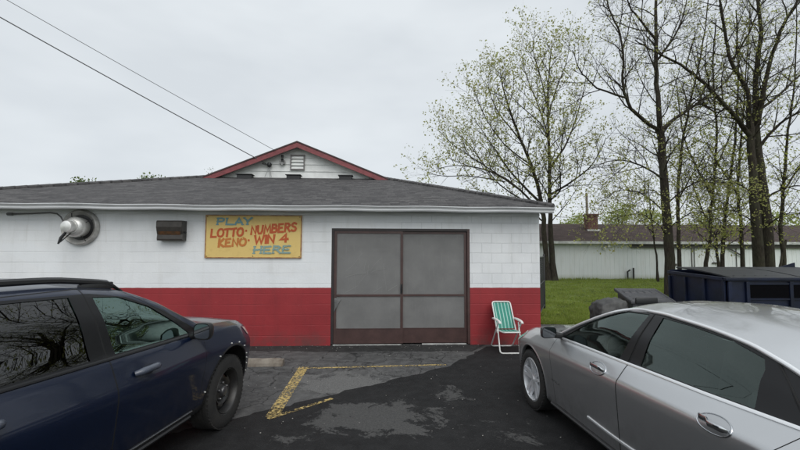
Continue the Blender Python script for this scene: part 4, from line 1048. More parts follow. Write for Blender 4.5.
t1.finish('airy_tree', 'tall two-stemmed airy tree with a full rounded crown behind the garage corner', M_BARK, M_LEAF,  .14, 5, .24, loc=(at_y(551, 279, Y1).x, Y1, 0))
P2 = dict(seg=[1, .45, .32, .22, .2], wob=.115, up=[.0, .03, .04, .03, .02], dens=[0, 2.1, 3.4, 5.0], len=[0, 2.8, 1.3, .55], r=[0, .034, .013, .0055], lift=.10, levels=4, leaf=.2, bare=.70, minz=2.5)
t2 = Tree(5); Y2 = 17.0
guided(t2, [
 ([(671, 297), (669, 245), (665, 190), (660, 130)], .21, .14, 0, 0, .72),
 ([(660, 130), (657, 84), (656, 47), (656, 10), (658, -40), (655, -80)], .11, .03, 0, .4, .05),
 ([(659, 131), (640, 117), (629, 105), (623, 88), (623, 60), (620, 34), (609, 8), (600, -25)], .085, .02, 0, -1.2, .15),
 ([(627, 98), (601, 90), (588, 80), (579, 68), (572, 50)], .045, .012, -.5, -1.5, .1),
 ([(661, 130), (677, 117), (692, 107), (711, 94), (731, 75), (745, 50)], .09, .02, 0, 1.0, .2),
 ([(656, 40), (638, 18), (627, 0), (620, -30)], .055, .015, .2, -1, .1),
 ([(657, 60), (672, 40), (684, 12), (690, -30)], .055, .015, .2, 1.6, .1),
 ([(664, 180), (640, 165), (615, 160), (590, 168)], .045, .01, 0, -2.2, .2),
 ([(667, 215), (645, 195), (622, 190), (600, 202)], .035, .008, 0, -3.2, .25),
 ([(666, 205), (690, 185), (712, 180), (730, 190)], .035, .008, 0, -2.4, .25),
], Y2, P2)
P2B = dict(P2, leaf=1.0, bare=.25, minz=2.0, lift=-.02)
guided(t2, [
 ([(668, 235), (650, 218), (630, 214), (606, 222)], .03, .008, 0, -3.0, .25), ([(668, 228), (690, 214), (708, 214), (724, 224)], .03, .008, 0, -3.2, .25),
 ([(667, 200), (650, 190), (634, 194)], .03, .008, 0, 2.0, .25)], Y2, P2B)
t2.finish('young_maple', 'dark single-trunk tree forking halfway up, left of the dumpster', M_BARK, M_LEAF, .080, 5, .13, loc=(at_y(670, 297, Y2).x, Y2, 0))
t3 = Tree(8); Y3 = 18.0
guided(t3, [
 ([(760, 290), (757, 235), (754, 190), (751, 145), (749, 118)], .24, .13, 0, 0, .75),
 ([(769, 290), (768, 235), (763, 190), (758, 145), (756, 110), (757, 70), (761, 31), (757, -10), (752, -60)], .25, .035, .15, .5, .5),
 ([(749, 122), (747, 90), (731, 62), (725, 31), (720, 0), (715, -40)], .11, .03, 0, -.8, .1),
 ([(753, 140), (738, 120), (726, 106), (705, 84), (681, 65), (655, 52), (635, 40)], .12, .02, 0, -1.4, .15),
 ([(758, 125), (762, 99), (770, 62), (783, 25), (798, 0), (812, -40)], .12, .03, .2, -.7, .1),
 ([(757, 150), (775, 128), (800, 112), (835, 100)], .08, .02, .2, -1.2, .15),
 ([(731, 62), (745, 40), (757, 15), (770, -20)], .05, .015, -.3, -1.6, .1),
 ([(760, 110), (785, 90), (815, 60), (840, 40)], .07, .02, .3, 1.5, .15),
 ([(755, 195), (735, 182), (712, 178), (690, 186)], .045, .01, 0, -2.4, .2),
 ([(764, 200), (785, 188), (806, 186), (825, 190)], .045, .01, 0, -2.6, .2),
 ([(727, 107), (715, 112), (700, 96), (690, 60)], .05, .012, -.7, .5, .1),
], Y3, P2)
guided(t3, [
 ([(757, 225), (738, 212), (715, 210), (694, 220)], .035, .008, 0, -2.8, .25), ([(768, 225), (786, 214), (804, 214), (822, 222)], .035, .008, 0, -3.0, .25),
 ([(758, 205), (745, 190), (728, 192)], .03, .008, 0, 2.0, .25)], Y3, P2B)
t3.finish('broad_tree', 'thickest double-trunk tree, standing behind the right part of the dumpster', M_BARK2, M_LEAF, .080, 5, .13, loc=(at_y(764, 290, Y3).x, Y3, 0))
P3 = dict(seg=[1, .4, .3, .22, .2], wob=.12, up=[.0, .02, .02, .02, .02], dens=[0, 2.4, 3.4, 3.4], len=[0, 2.4, 1.0, .45], r=[0, .024, .010, .005], lift=.0, levels=4, leaf=.6, bare=.58, minz=1.7)
def slim(seed, Y, lines, label, size=.12, m=M_LEAF2, bk=M_BARK, name='slender_tree'):
    t = Tree(seed); guided(t, lines, Y, P3); p = lines[0][0][0]
    return t.finish(name, label, bk, m, size, 4, .17, loc=(at_y(p[0], p[1], Y).x, Y, 0))
slim(31, 21, [([(704, 282), (707, 255), (711, 235), (711, 210), (714, 180), (717, 130), (713, 80), (716, 20)], .11, .03, 0, -.4, .2), ([(712, 195), (695, 165), (682, 130), (676, 80)], .06, .02, 0, 1, .1), ([(714, 170), (728, 140), (738, 100)], .05, .015, 0, 1, .1)], 'slender leaning tree with a curved foot, leftmost behind the dumpster')
slim(32, 22, [([(720, 282), (723, 255), (724, 229), (727, 200), (735, 140), (738, 80), (736, 10)], .12, .03, 0, .4, .2), ([(721, 280), (717, 255), (715, 235), (700, 205), (688, 170)], .09, .02, 0, -.6, .3)], 'slim V-shaped tree with two low stems behind the dumpster')
slim(33, 21.5, [([(743, 282), (742, 250), (741, 225), (738, 190), (741, 140), (745, 90), (750, 10)], .12, .02, 0, .3, .25), ([(741, 200), (722, 170), (705, 150)], .05, .015, 0, -1, .1)], 'straight dark slender tree just left of the thick double trunk', bk=M_BARK)
slim(34, 20, [([(784, 285), (783, 250), (781, 225), (784, 180), (788, 130), (795, 80), (796, 0)], .13, .02, 0, -.5, .25), ([(778, 284), (781, 262), (786, 240)], .07, .05, -.2, 0, None), ([(784, 190), (805, 160), (828, 130)], .05, .015, 0, 1, .1)], 'slender tree with a stub at its foot, right of the thick double trunk', bk=M_BARK2)
slim(35, 18.6, [([(681, 292), (679, 240), (678, 190), (683, 140), (692, 95), (703, 45), (710, -20)], .10, .02, 0, .8, .25), ([(679, 200), (692, 175), (705, 160)], .04, .012, 0, -1.5, .1)], 'thinner stem growing close beside the forked dark trunk', m=M_LEAF)
slim(36, 25.2, [([(658, 279), (656, 255), (653, 232), (650, 205), (648, 180)], .07, .02, 0, 0, .4)], 'leafy sapling in front of the shed, left of the forked dark trunk')
# trees beyond the picture's right edge, which the car windows mirror
def far_copy(o, x_, y_, rz, sc, label):
    c = copy_tree(o); c.location = (x_, y_, 0); c.rotation_euler.z = rz; c.scale = (sc,) * 3; c['label'] = label; c['group'] = 'trees beyond the right edge'; return c
src2 = next(o for o in COL.objects if o.name == 'young_maple'); src3 = next(o for o in COL.objects if o.name == 'broad_tree')
far_copy(src2, 14.5, 7.5, 2.0, .95, 'leafing tree right of the lot, nearest to the dumpster'); far_copy(src3, 18.0, 2.0, .9, .9, 'thick double-trunk tree right of the lot'); far_copy(src2, 15.0, -3.0, 4.0, .9, 'leafing tree farthest back right of the lot')
far_copy(src3, 16.5, 5.0, 3.1, .8, 'thick double-trunk tree between two leafing trees right of the lot'); far_copy(src3, 13.5, -1.0, 2.4, .7, 'small double-trunk tree behind the silver sedan')
hb = bush(0, 0, 1, 1, '', 1) if False else None
# bushes and tree tops ----------------------------------------------------
def bush(px, pytop, Y, wpx, label, seed, m=M_BUSH, hfrac=.75, size=.22, n=1500, gaps=.5):
    rnd = np.random.RandomState(seed); top = at_y(px, pytop, Y); ht = top.z; rx = wpx / 2 * Y / 420
    nb = 14; cent = []
    for i in range(nb):
        a = rnd.uniform(0, 6.28); r_ = rx * rnd.uniform(0, .75) ; zz = ht * (1 - hfrac * rnd.uniform(.18, 1) ** 1.0); cent.append((top.x + r_ * math.cos(a), Y + r_ * math.sin(a), zz - .1 * ht * (r_ / rx) ** 2, rx * rnd.uniform(.22, .42)))
    pts = []
    for i in range(n):
        c_ = cent[rnd.randint(nb)]; d_ = rnd.normal(0, 1, 3); d_ /= np.linalg.norm(d_); rr = c_[3] * rnd.uniform(.35, 1.05) ** gaps; pts.append((c_[0] + d_[0] * rr, c_[1] + d_[1] * rr, c_[2] + d_[2] * rr * .8))
    t = Tree(seed); base = Vector((top.x, Y, 0))
    for k in range(4):
        a = k * 1.6 + seed; c_ = cent[k]; t.limb([base, base.lerp(Vector(c_[:3]), .4) + Vector((.1, .1, .3)), Vector(c_[:3])], .10, .03, 6)
    for c_ in cent: t.limb([base + Vector((0, 0, ht * .3)), Vector(c_[:3])], .04, .012, 4)
    t.tips = [Vector(p) for p in pts]
    return t.finish('leafy_tree', label, M_BARK, m, size, 3, .3, loc=base)
M_BUSHY = leafmat('fresh_leaves', (.26, .33, .08), (.38, .44, .13), (.22, .25, .08))
bush(574, 206, 38, 44, 'fresh green tree top left of the brick chimney', 41, M_BUSHY, .6, .20, 620)
bush(622, 200, 40, 50, 'fresh green tree top just right of the brick chimney', 42, M_BUSHY, .6, .20, 760)
bush(655, 206, 37, 46, 'fresh green tree top behind the forked dark trunk', 43, M_BUSHY, .6, .20, 620)
bush(705, 208, 39, 50, 'fresh green tree top behind the slender trees', 44, M_BUSHY, .6, .20, 620)
bush(785, 207, 38, 60, 'fresh green tree top at the right edge above the shed', 45, M_BUSHY, .6, .20, 620)
bush(76, 173, 30, 40, 'small green tree top above the roof at the far left', 46, M_BUSH, .55, .18, 900)
bush(151, 163, 31, 34, 'darker green tree top above the roof left of the gable', 47, M_BUSH, .5, .18, 800)
bush(212, 160, 33, 22, 'thin bare twigs above the roof at the left foot of the gable', 48, M_BUSH, .4, .08, 120)
# grass blades -------------------------------------------------------------
rs = np.random.RandomState(4); n = 90000
yy = LAWN_Y + .05 + (SHY - LAWN_Y - .1) * rs.uniform(0, 1, n) ** 1.5; xx = rs.uniform(3.2, 9, n) / 10.0; xx = (xx * 1.15) * yy - .2
keep = (xx < 26) & ~((xx > dx0 - .1) & (xx < dx1 + .1) & (yy < dy1 + .3)) & ~((xx < WX1 + .4) & (yy < YB))
xx, yy = xx[keep], yy[keep]; n = len(xx)
clump = (np.sin(xx * 2.3 + np.sin(yy * 1.7) * 2) + np.sin(yy * 3.1 + xx)) * .25 + .9
h_ = rs.uniform(.03, .085, n) * np.clip(clump, .4, 1.5); h_ *= 1 + 1.2 * (rs.uniform(0, 1, n) > .985); h_[yy > SHY - .6] *= 2.4; a = rs.uniform(0, 6.28, n); wd = rs.uniform(.008, .02, n)
lean = rs.normal(0, .03, (n, 2)); z0 = np.full(n, -.012)
V = np.stack([np.stack([xx - np.cos(a) * wd, yy - np.sin(a) * wd, z0], 1), np.stack([xx + np.cos(a) * wd, yy + np.sin(a) * wd, z0], 1), np.stack([xx + lean[:, 0], yy + lean[:, 1], z0 + h_], 1)], 1).reshape(-1, 3)
o = fastmesh('grass', V, np.arange(n * 3).reshape(-1, 3), leafmat('grass_blades', (.17, .24, .035), (.27, .36, .06), (.32, .32, .11))); tag(o, 'short uneven green grass of the lawn', 'grass', kind='stuff')
rs = np.random.RandomState(14); n = 260; wx = rs.uniform(3.5, 9, n) / 10; wy = rs.uniform(LAWN_Y + .3, SHY - .5, n); wx = wx * 1.1 * wy
T_ = np.repeat(np.stack([wx, wy, np.full(n, .05)], 1), 9, 0) + rs.normal(0, 1, (n * 9, 3)) * (.07, .07, .025); u = rs.normal(0, 1, (n * 9, 3)) * (1, 1, .4); u /= np.linalg.norm(u, axis=1, keepdims=True); v = np.cross(u, (0, 0, 1.)); sc = rs.uniform(.05, .12, (n * 9, 1))
q = np.stack([T_, T_ + (u * .5 + v * .25) * sc, T_ + u * sc, T_ + (u * .5 - v * .25) * sc], 1).reshape(-1, 3); ok = np.repeat(~((T_[:, 0] < WX1 + .5)) & ~((T_[:, 0] > dx0 - .2) & (T_[:, 0] < dx1 + .2) & (T_[:, 1] < dy1 + .4)), 4)
q = q[ok]; o = fastmesh('weeds', q, np.arange(len(q)).reshape(-1, 4), leafmat('weed_leaves', (.06, .10, .02), (.11, .16, .035), (.16, .14, .06))); tag(o, 'low broad-leaved weeds scattered in the lawn', 'weeds', kind='stuff')
# a few fallen bits and stones on the asphalt
rs = np.random.RandomState(9); V = []; F = []
for i in range(420):
    p = (rs.uniform(-4, 5), rs.uniform(2.5, 8.3)); s_ = rs.uniform(.003, .011)
    if i % 3 == 0: p = (rs.uniform(-5, 4), WY - abs(rs.normal(0, .12)) - .03)
    b0 = len(V); c_ = np.array([p[0], p[1], .008 + s_ * .3])
    for d_ in ((1, 0, 0), (-1, 0, 0), (0, 1, 0), (0, -1, 0), (0, 0, .8), (0, 0, -.8)): V.append(c_ + np.array(d_) * s_ * rs.uniform(.6, 1.2))
    F += [(b0 + a_, b0 + b_, b0 + c2) for a_, b_, c2 in ((0, 2, 4), (2, 1, 4), (1, 3, 4), (3, 0, 4), (2, 0, 5), (1, 2, 5), (3, 1, 5), (0, 3, 5))]
o = fastmesh('gravel_bits', V, F, mat('small_stones', (.28, .27, .25), .9, var=.4, scale=30)); tag(o, 'scattered small stones and crumbs on the asphalt', 'gravel', kind='stuff')
# ================================================================== cars
def paintmat(name, col, metal, rough, flake=.0, coatw=1.0):
    g = NG(name); b = g.b; xx, yy, zz = g.xyz(); cc = g.mix(g.noise(2.0, 3), tuple(c * .93 for c in col), tuple(c * 1.05 for c in col))
    dm = g.math('MULTIPLY', g.math('SUBTRACT', 1, g.math('DIVIDE', zz, .72), clamp=True), g.ramp(g.noise(9, 7, .75), [(.38, 0.), (.70, 1.)]))
    g.col(g.mix(g.math('MULTIPLY', dm, .55), cc, (.10, .09, .08))); b.inputs['Metallic'].default_value = metal
    g.rough(g.math('MULTIPLY_ADD', g.noise(7, 5, .6), .10, rough - .04)); b.inputs['Coat Weight'].default_value = coatw
    g.set(b.inputs['Coat Roughness'], g.math('MULTIPLY_ADD', g.ramp(g.noise(3, 6, .65), [(.4, 0.), (.7, 1.)]), .10, .03))
    g.normal(g.bump(g.noise(900, 2), .04 + flake, .0004)); return g.m
def glassmat(name, tint, fac, rough=.0, refl=(1, 1, 1)):
    g = NG(name); g.n.nodes.remove(g.b)
    tr_ = g.node('ShaderNodeBsdfTransparent'); tr_.inputs[0].default_value = (*tint, 1)
    gl = g.node('ShaderNodeBsdfGlossy'); gl.inputs['Roughness'].default_value = rough; gl.inputs[0].default_value = (*refl, 1)
    fr = g.node('ShaderNodeFresnel'); fr.inputs['IOR'].default_value = 1.52; ms = g.node('ShaderNodeMixShader')
    g.set(ms.inputs[0], g.math('MULTIPLY_ADD', fr.outputs[0], 1.35, fac, clamp=True))
    g.n.links.new(tr_.outputs[0], ms.inputs[1]); g.n.links.new(gl.outputs[0], ms.inputs[2]); g.n.links.new(ms.outputs[0], g.n.nodes['Material Output'].inputs[0]); return g.m
M_GBLACK = mat('gloss_black_trim', (.004, .004, .005), .28, spec=.35)
M_SHUT = mat('shut_line', (.004, .004, .004), .8)
M_CHROME = mat('chrome', (.62, .63, .65), .12, metal=1.0)
M_TRIM = mat('bright_trim', (.80, .81, .82), .22, metal=.55)
M_CHROME2 = mat('satin_chrome', (.60, .61, .62), .25, metal=1.0)
M_TYRE = mat('tyre_rubber', (.013, .013, .013), .8, col2=(.026, .024, .022), scale=7, bump=.3, bscale=60)
M_MIRROR = mat('mirror_glass', (.26, .28, .30), .03, metal=1.0)
M_INT = mat('interior_plastic', (.025, .025, .027), .7, var=.2, scale=10)
M_SEAT = mat('grey_cloth_seat', (.07, .07, .073), .9, var=.15, scale=30)

def interp(tab, x):
    tab = sorted(tab); xs = [a for a, _ in tab]; ys = [b for _, b in tab]; return np.interp(x, xs, ys)
SEG = [1, 3, 7, 7, 3, 4, 8, 6, 6]          # samples between control points of a cross section
V_BELT = sum(SEG[:4]); V_RAIL = sum(SEG[:7])
def car_grid(T, x0, x1, du=.03, su=4, sv=2, bulge=.02):
    xs = np.arange(x0, x1 + du * .5, du); nu = len(xs); G = np.zeros((nu, sum(SEG) + 1, 3))
    for i, x in enumerate(xs):
        f = {k: float(interp(v, x)) for k, v in T.items()}
        zm1 = (f['zb'] * .45 + f['zr'] * .55); ym1 = f['wb'] * .45 + f['wr'] * .55 + bulge * min(1, (f['zr'] - f['zb']) / .3)
        C_ = [(f['ws'] - .12, f['zs'] + .0), (f['ws'], f['zs'] + .015), (f['wl'], f['zl']), (f['wm'], f['zm']), (f['wb'], f['zb']),
              (f['wb'] - .035, f['zb'] + .018 + (f['zr'] - f['zb']) * .04), (ym1, zm1), (f['wr'], f['zr']), (f['wr'] * .55, f['zc'] - (f['zc'] - f['zr']) * .22), (0, f['zc'])]
        k = 0
        for s_ in range(len(SEG)):
            for j in range(SEG[s_]):
                t = j / SEG[s_]; G[i, k] = (x, C_[s_][0] * (1 - t) + C_[s_ + 1][0] * t, C_[s_][1] * (1 - t) + C_[s_ + 1][1] * t); k += 1
        G[i, k] = (x, 0, C_[-1][1])
    for _ in range(sv): G[:, 1:-1, 1:] = (G[:, :-2, 1:] + 2 * G[:, 1:-1, 1:] + G[:, 2:, 1:]) / 4; G[:, -1, 2] = (G[:, -1, 2] + G[:, -2, 2]) / 2
    for _ in range(su): G[1:-1, :, 1:] = (G[:-2, :, 1:] + 2 * G[1:-1, :, 1:] + G[2:, :, 1:]) / 4
    return xs, G
def inside(poly, x, z):
    s = None
    n = len(poly)
    for i in range(n):
        a, b = poly[i], poly[(i + 1) % n]; c = (b[0] - a[0]) * (z - a[1]) - (b[1] - a[1]) * (x - a[0])
        if abs(c) < 1e-12: continue
        if s is None: s = c > 0
        elif (c > 0) != s: return False
    return True
def offset(poly, d):                        # grow (+) or shrink (-) a convex polygon
    cx = sum(p[0] for p in poly) / len(poly); cz = sum(p[1] for p in poly) / len(poly); n = len(poly); lines = []
    for i in range(n):
        a, b = Vector(poly[i]), Vector(poly[(i + 1) % n]); t = (b - a).normalized(); nn = Vector((-t.y, t.x))
        if nn.dot(Vector((cx, cz)) - a) > 0: nn = -nn
        lines.append((a + nn * d, t))
    out_ = []
    for i in range(n):
        (p, t), (q, u) = lines[i - 1], lines[i]; den = t.x * u.y - t.y * u.x
        if abs(den) < 1e-6: out_.append(tuple(q)); continue
        k = ((q.x - p.x) * u.y - (q.y - p.y) * u.x) / den; out_.append(tuple(p + t * k))
    return out_
def circ(cx, cz, r, n=28): return [(cx + r * math.cos(2 * math.pi * i / n), cz + r * math.sin(2 * math.pi * i / n)) for i in range(n)]
def cut(bm, poly, vmax, lay):
    x0, x1 = min(p[0] for p in poly) - .01, max(p[0] for p in poly) + .01; z0, z1 = min(p[1] for p in poly) - .01, max(p[1] for p in poly) + .01
    n = len(poly)
    for i in range(n):
        a, b = poly[i], poly[(i + 1) % n]
        ex0, ex1_ = min(a[0], b[0]) - .07, max(a[0], b[0]) + .07; ez0, ez1 = min(a[1], b[1]) - .07, max(a[1], b[1]) + .07
        if n < 12: ex0, ex1_, ez0, ez1 = x0, x1, z0, z1
        fs = []
        for f in bm.faces:
            if f[lay] >= vmax: continue
            fx = [v.co.x for v in f.verts]; fz = [v.co.z for v in f.verts]
            if max(fx) > ex0 and min(fx) < ex1_ and max(fz) > ez0 and min(fz) < ez1: fs.append(f)
        if not fs: continue
        geom = list({e for f in fs for e in f.edges} | {v for f in fs for v in f.verts} | set(fs))
        t = Vector((b[0] - a[0], 0, b[1] - a[1])); nn = Vector((-t.z, 0, t.x))
        if nn.length < 1e-9: continue
        bmesh.ops.bisect_plane(bm, geom=geom, dist=1e-6, plane_co=(a[0], 0, a[1]), plane_no=nn.normalized())
def cut_x(bm, x, lay, vmin):
    fs = [f for f in bm.faces if f[lay] >= vmin and min(v.co.x for v in f.verts) < x < max(v.co.x for v in f.verts)]
    geom = list({e for f in fs for e in f.edges} | {v for f in fs for v in f.verts} | set(fs))
    if fs: bmesh.ops.bisect_plane(bm, geom=geom, dist=1e-6, plane_co=(x, 0, 0), plane_no=(1, 0, 0))
class Car:
    def __init__(s, name, label, T, x0, x1, loc, rz, paint, svs=2):
        s.T = T; s.paint = paint; s.xs, s.G = car_grid(T, x0, x1, sv=svs); s.root = empty(name, loc, rz); s.root['label'] = label; s.root['category'] = 'car'
        nu, nv = s.G.shape[:2]; bm = bmesh.new(); lay = bm.faces.layers.int.new('v')
        vv = [[bm.verts.new(s.G[i, j]) for j in range(nv)] for i in range(nu)]
        for i in range(nu - 1):
            for j in range(nv - 1):
                f = bm.faces.new((vv[i][j], vv[i][j + 1], vv[i + 1][j + 1], vv[i + 1][j])); f[lay] = j
        bm.normal_update(); s.bm = bm; s.lay = lay
        s.bvh = BVHTree.FromBMesh(bm)
        s.ends = (s.G[0].copy(), s.G[-1].copy())
    def surf(s, x, z, out_=.0):                 # point on the flank (left side, +y)
        h = s.bvh.ray_cast(Vector((x, 3, z)), Vector((0, -1, 0)))
        if h[0] is None: h = s.bvh.find_nearest(Vector((x, .8, z)))
        n = h[1]; n = n if n.y > 0 else -n
        return h[0] + n * out_, n
    def top(s, x, y, out_=0.0):
        h = s.bvh.ray_cast(Vector((x, y, 3)), Vector((0, 0, -1))); n = h[1]; n = n if n.z > 0 else -n
        return h[0] + n * out_, n
    def classify(s, cls, regions):
        """regions: list of (key, fn(face_center, v) -> bool), first match wins"""
        s.groups = {}
        for f in s.bm.faces:
            c = f.calc_center_median(); v = f[s.lay]
            for key, fn in regions:
                if fn(c, v): s.groups.setdefault(key, []).append(f); break
    def emit(s, key, name, m, sides=(1, -1), parent=None, inset=0.0, join=True):
        fs = s.groups.get(key, []); res = []
        sets = [sides] if join else [(q,) for q in sides]
        for ss in sets:
            V = []; F = []; N = []
            for sg in ss:
                idx = {}
                for f in fs:
                    ids = []
                    for v in f.verts:
                        if v not in idx:
                            idx[v] = len(V); n = v.normal if v.normal.y > -.2 or abs(v.co.y) < .01 else v.normal
                            co = v.co + s.nrm[v] * inset; V.append((co.x, co.y * sg, co.z)); q = s.nrm[v]; N.append((q.x, q.y * sg, q.z))
                        ids.append(idx[v])
                    F.append(tuple(ids) if sg == s.ordr else tuple(ids[::-1]))
            me = bpy.data.meshes.new(name); me.from_pydata(V, [], F); me.materials.append(m)
            me.polygons.foreach_set('use_smooth', [True] * len(F)); me.update()
            me.normals_split_custom_set_from_vertices(N)
            o = bpy.data.objects.new(name, me); COL.objects.link(o); o.parent = parent or s.root; res.append(o)
        return res
    def prep(s):
        s.bm.normal_update(); s.nrm = {}
        s.bm.faces.ensure_lookup_table()
        # outward normals
        f = max(s.bm.faces, key=lambda q: q.calc_center_median().y); s.flip = f.normal.y < 0
        s.ordr = -1 if s.flip else 1
        for v in s.bm.verts:
            n = Vector((0, 0, 0))
            for f in v.link_faces: n += f.normal * f.calc_area()
            n = -n if s.flip else n
            if abs(v.co.y) < 1e-4: n.y = 0
            s.nrm[v] = n.normalized() if n.length > 1e-9 else Vector((0, 0, 1))
    def ribbon(s, pts, wd, out_=.008, n=None):     # flat bar following the flank; pts in (x, z)
        n = n or 60; P_ = []
        pts = [Vector(p) for p in pts]; L_ = [0]
        for i in range(1, len(pts)): L_.append(L_[-1] + (pts[i] - pts[i - 1]).length)
        prof = [(-wd / 2, -.004), (-wd / 2 * .8, out_ * .75), (0, out_), (wd / 2 * .8, out_ * .75), (wd / 2, -.004)]
        mb = MB(); vs = []
        for k in range(n + 1):
            d = L_[-1] * k / n; i = max(j for j in range(len(pts)) if L_[j] <= d + 1e-9); i = min(i, len(pts) - 2)
            t = (d - L_[i]) / (L_[i + 1] - L_[i]); p = pts[i].lerp(pts[i + 1], t); 
            a = pts[max(i - 1, 0)] if t < .5 else pts[i]; 
            tg = (pts[i + 1] - pts[i]).normalized()
            if t > .8 and i < len(pts) - 2: tg = (tg + (pts[i + 2] - pts[i + 1]).normalized() * (t - .8) * 2.5).normalized()
            if t < .2 and i > 0: tg = (tg + (pts[i] - pts[i - 1]).normalized() * (.2 - t) * 2.5).normalized()
            q, nn = s.surf(p.x, p.y); T3 = Vector((tg.x, 0, tg.y)); T3 = (T3 - nn * T3.dot(nn)).normalized(); Bn = nn.cross(T3)
            for a_, b_ in prof: vs.append(q + Bn * a_ + nn * b_)
        m_ = len(prof); mb.add(vs, [(i * m_ + j, (i + 1) * m_ + j, (i + 1) * m_ + j + 1, i * m_ + j + 1) for i in range(n) for j in range(m_ - 1)])
        return mb
def mirrored(mb):
    m2 = MB(); m2.v = [(v[0], -v[1], v[2]) for v in mb.v]; m2.f = [tuple(f[::-1]) for f in mb.f]; m2.m = list(mb.m); return m2
def both(mb, name, m, parent, smooth=40): 
    return [mb.build(name, m, parent, smooth), mirrored(mb).build(name, m, parent, smooth)]
def curve(pts, k=8):
    P_ = [Vector(p) for p in pts]; out_ = []
    for i in range(len(P_) - 1):
        p0, p1, p2, p3 = P_[max(i - 1, 0)], P_[i], P_[i + 1], P_[min(i + 2, len(P_) - 1)]
        for j in range(k):
            t = j / k; out_.append(tuple(.5 * ((2 * p1) + (p2 - p0) * t + (2 * p0 - 5 * p1 + 4 * p2 - p3) * t * t + (3 * p1 - p0 - 3 * p2 + p3) * t ** 3)))
    out_.append(tuple(P_[-1])); return out_

def tyre(R_, Rr, wd):
    h = wd / 2; prof = [(Rr, -h * .82), (Rr + .012, -h * .95), (Rr + (R_ - Rr) * .45, -h * 1.02), (R_ - .022, -h * .93), (R_ - .006, -h * .80), (R_, -h * .72)]
    tread = []
    for k in range(-2, 3): tread += [(R_, k * h * .26 - .02), (R_, k * h * .26 + .02), (R_ - .007, k * h * .26 + .023), (R_ - .007, k * h * .26 + .028)]
    tread = [p for p in tread if abs(p[1]) < h * .7]
    prof = prof + tread + [(a, -b) for a, b in prof[::-1]]
    mb = MB(); mb.lathe(prof, Matrix.Rotation(R(-90), 4, 'X'), 72, caps=False)
    # shoulder blocks
    for k in range(54):
        an = 2 * math.pi * k / 54
        for sg in (-1, 1): mb.box((-.010, sg * h * .80 - .012, R_ - .011), (.010, sg * h * .80 + .012, R_ - .0015), mtx=Matrix.Rotation(an, 4, 'Y'))
    return mb
# outboard direction is local +y for the left side of the car
def alloy_wheel(parent, x, y, sgn, R_, Rr):
    w_ = empty('wheel', (x, y, R_)); w_.parent = parent; w_.rotation_euler.z = 0 if sgn > 0 else math.pi
    tyre(R_, Rr, .235).build('tyre', M_TYRE, w_, 35)
    rim = MB(); rim.lathe([(Rr + .004, .100), (Rr - .010, .108), (Rr - .022, .095), (Rr - .030, .03), (Rr - .045, -.09), (Rr + .004, -.10)], Matrix.Rotation(R(-90), 4, 'X'), 56, caps=False)
    rim.lathe([(.075, .045), (.072, .075), (.034, .082), (.032, .088), (0, .09)], Matrix.Rotation(R(-90), 4, 'X'), 24, caps=False)
    for k in range(5):                         # split spokes
        a0 = 2 * math.pi * k / 5 + .25
        for sp in (-1, 1):
            ra, rb_ = .06, Rr - .018; n = 6; vs = []
            for i in range(n + 1):
                t = i / n; r_ = ra + (rb_ - ra) * t; an = a0 + sp * (.17 * t + .24 * (1 - t)); hw_ = .025 - .006 * t; yo = .078 + .026 * t ** 1.5
                c_, s_ = math.cos(an), math.sin(an); 
                for (q, dy) in ((-hw_, -.03), (-hw_ * .85, 0), (hw_ * .85, 0), (hw_, -.03)): vs.append((c_ * r_ - s_ * q, yo + dy, s_ * r_ + c_ * q))
            rim.add(vs, [(i * 4 + j, (i + 1) * 4 + j, (i + 1) * 4 + j + 1, i * 4 + j + 1) for i in range(n) for j in range(3)] )
    rim.build('rim', mat('machined_alloy', (.74, .75, .77), .28, metal=.5, var=.06), w_, 35)
    br = MB(); br.lathe([(.0, -.02), (.165, -.02), (.165, -.0), (.06, .01), (0, .01)], Matrix.Rotation(R(-90), 4, 'X'), 40, caps=False); br.box((.07, -.04, -.07), (.17, .02, .07), bev=.01)
    br.build('brake_disc', mat('brake_steel', (.10, .09, .085), .5, metal=.6), w_, 35)
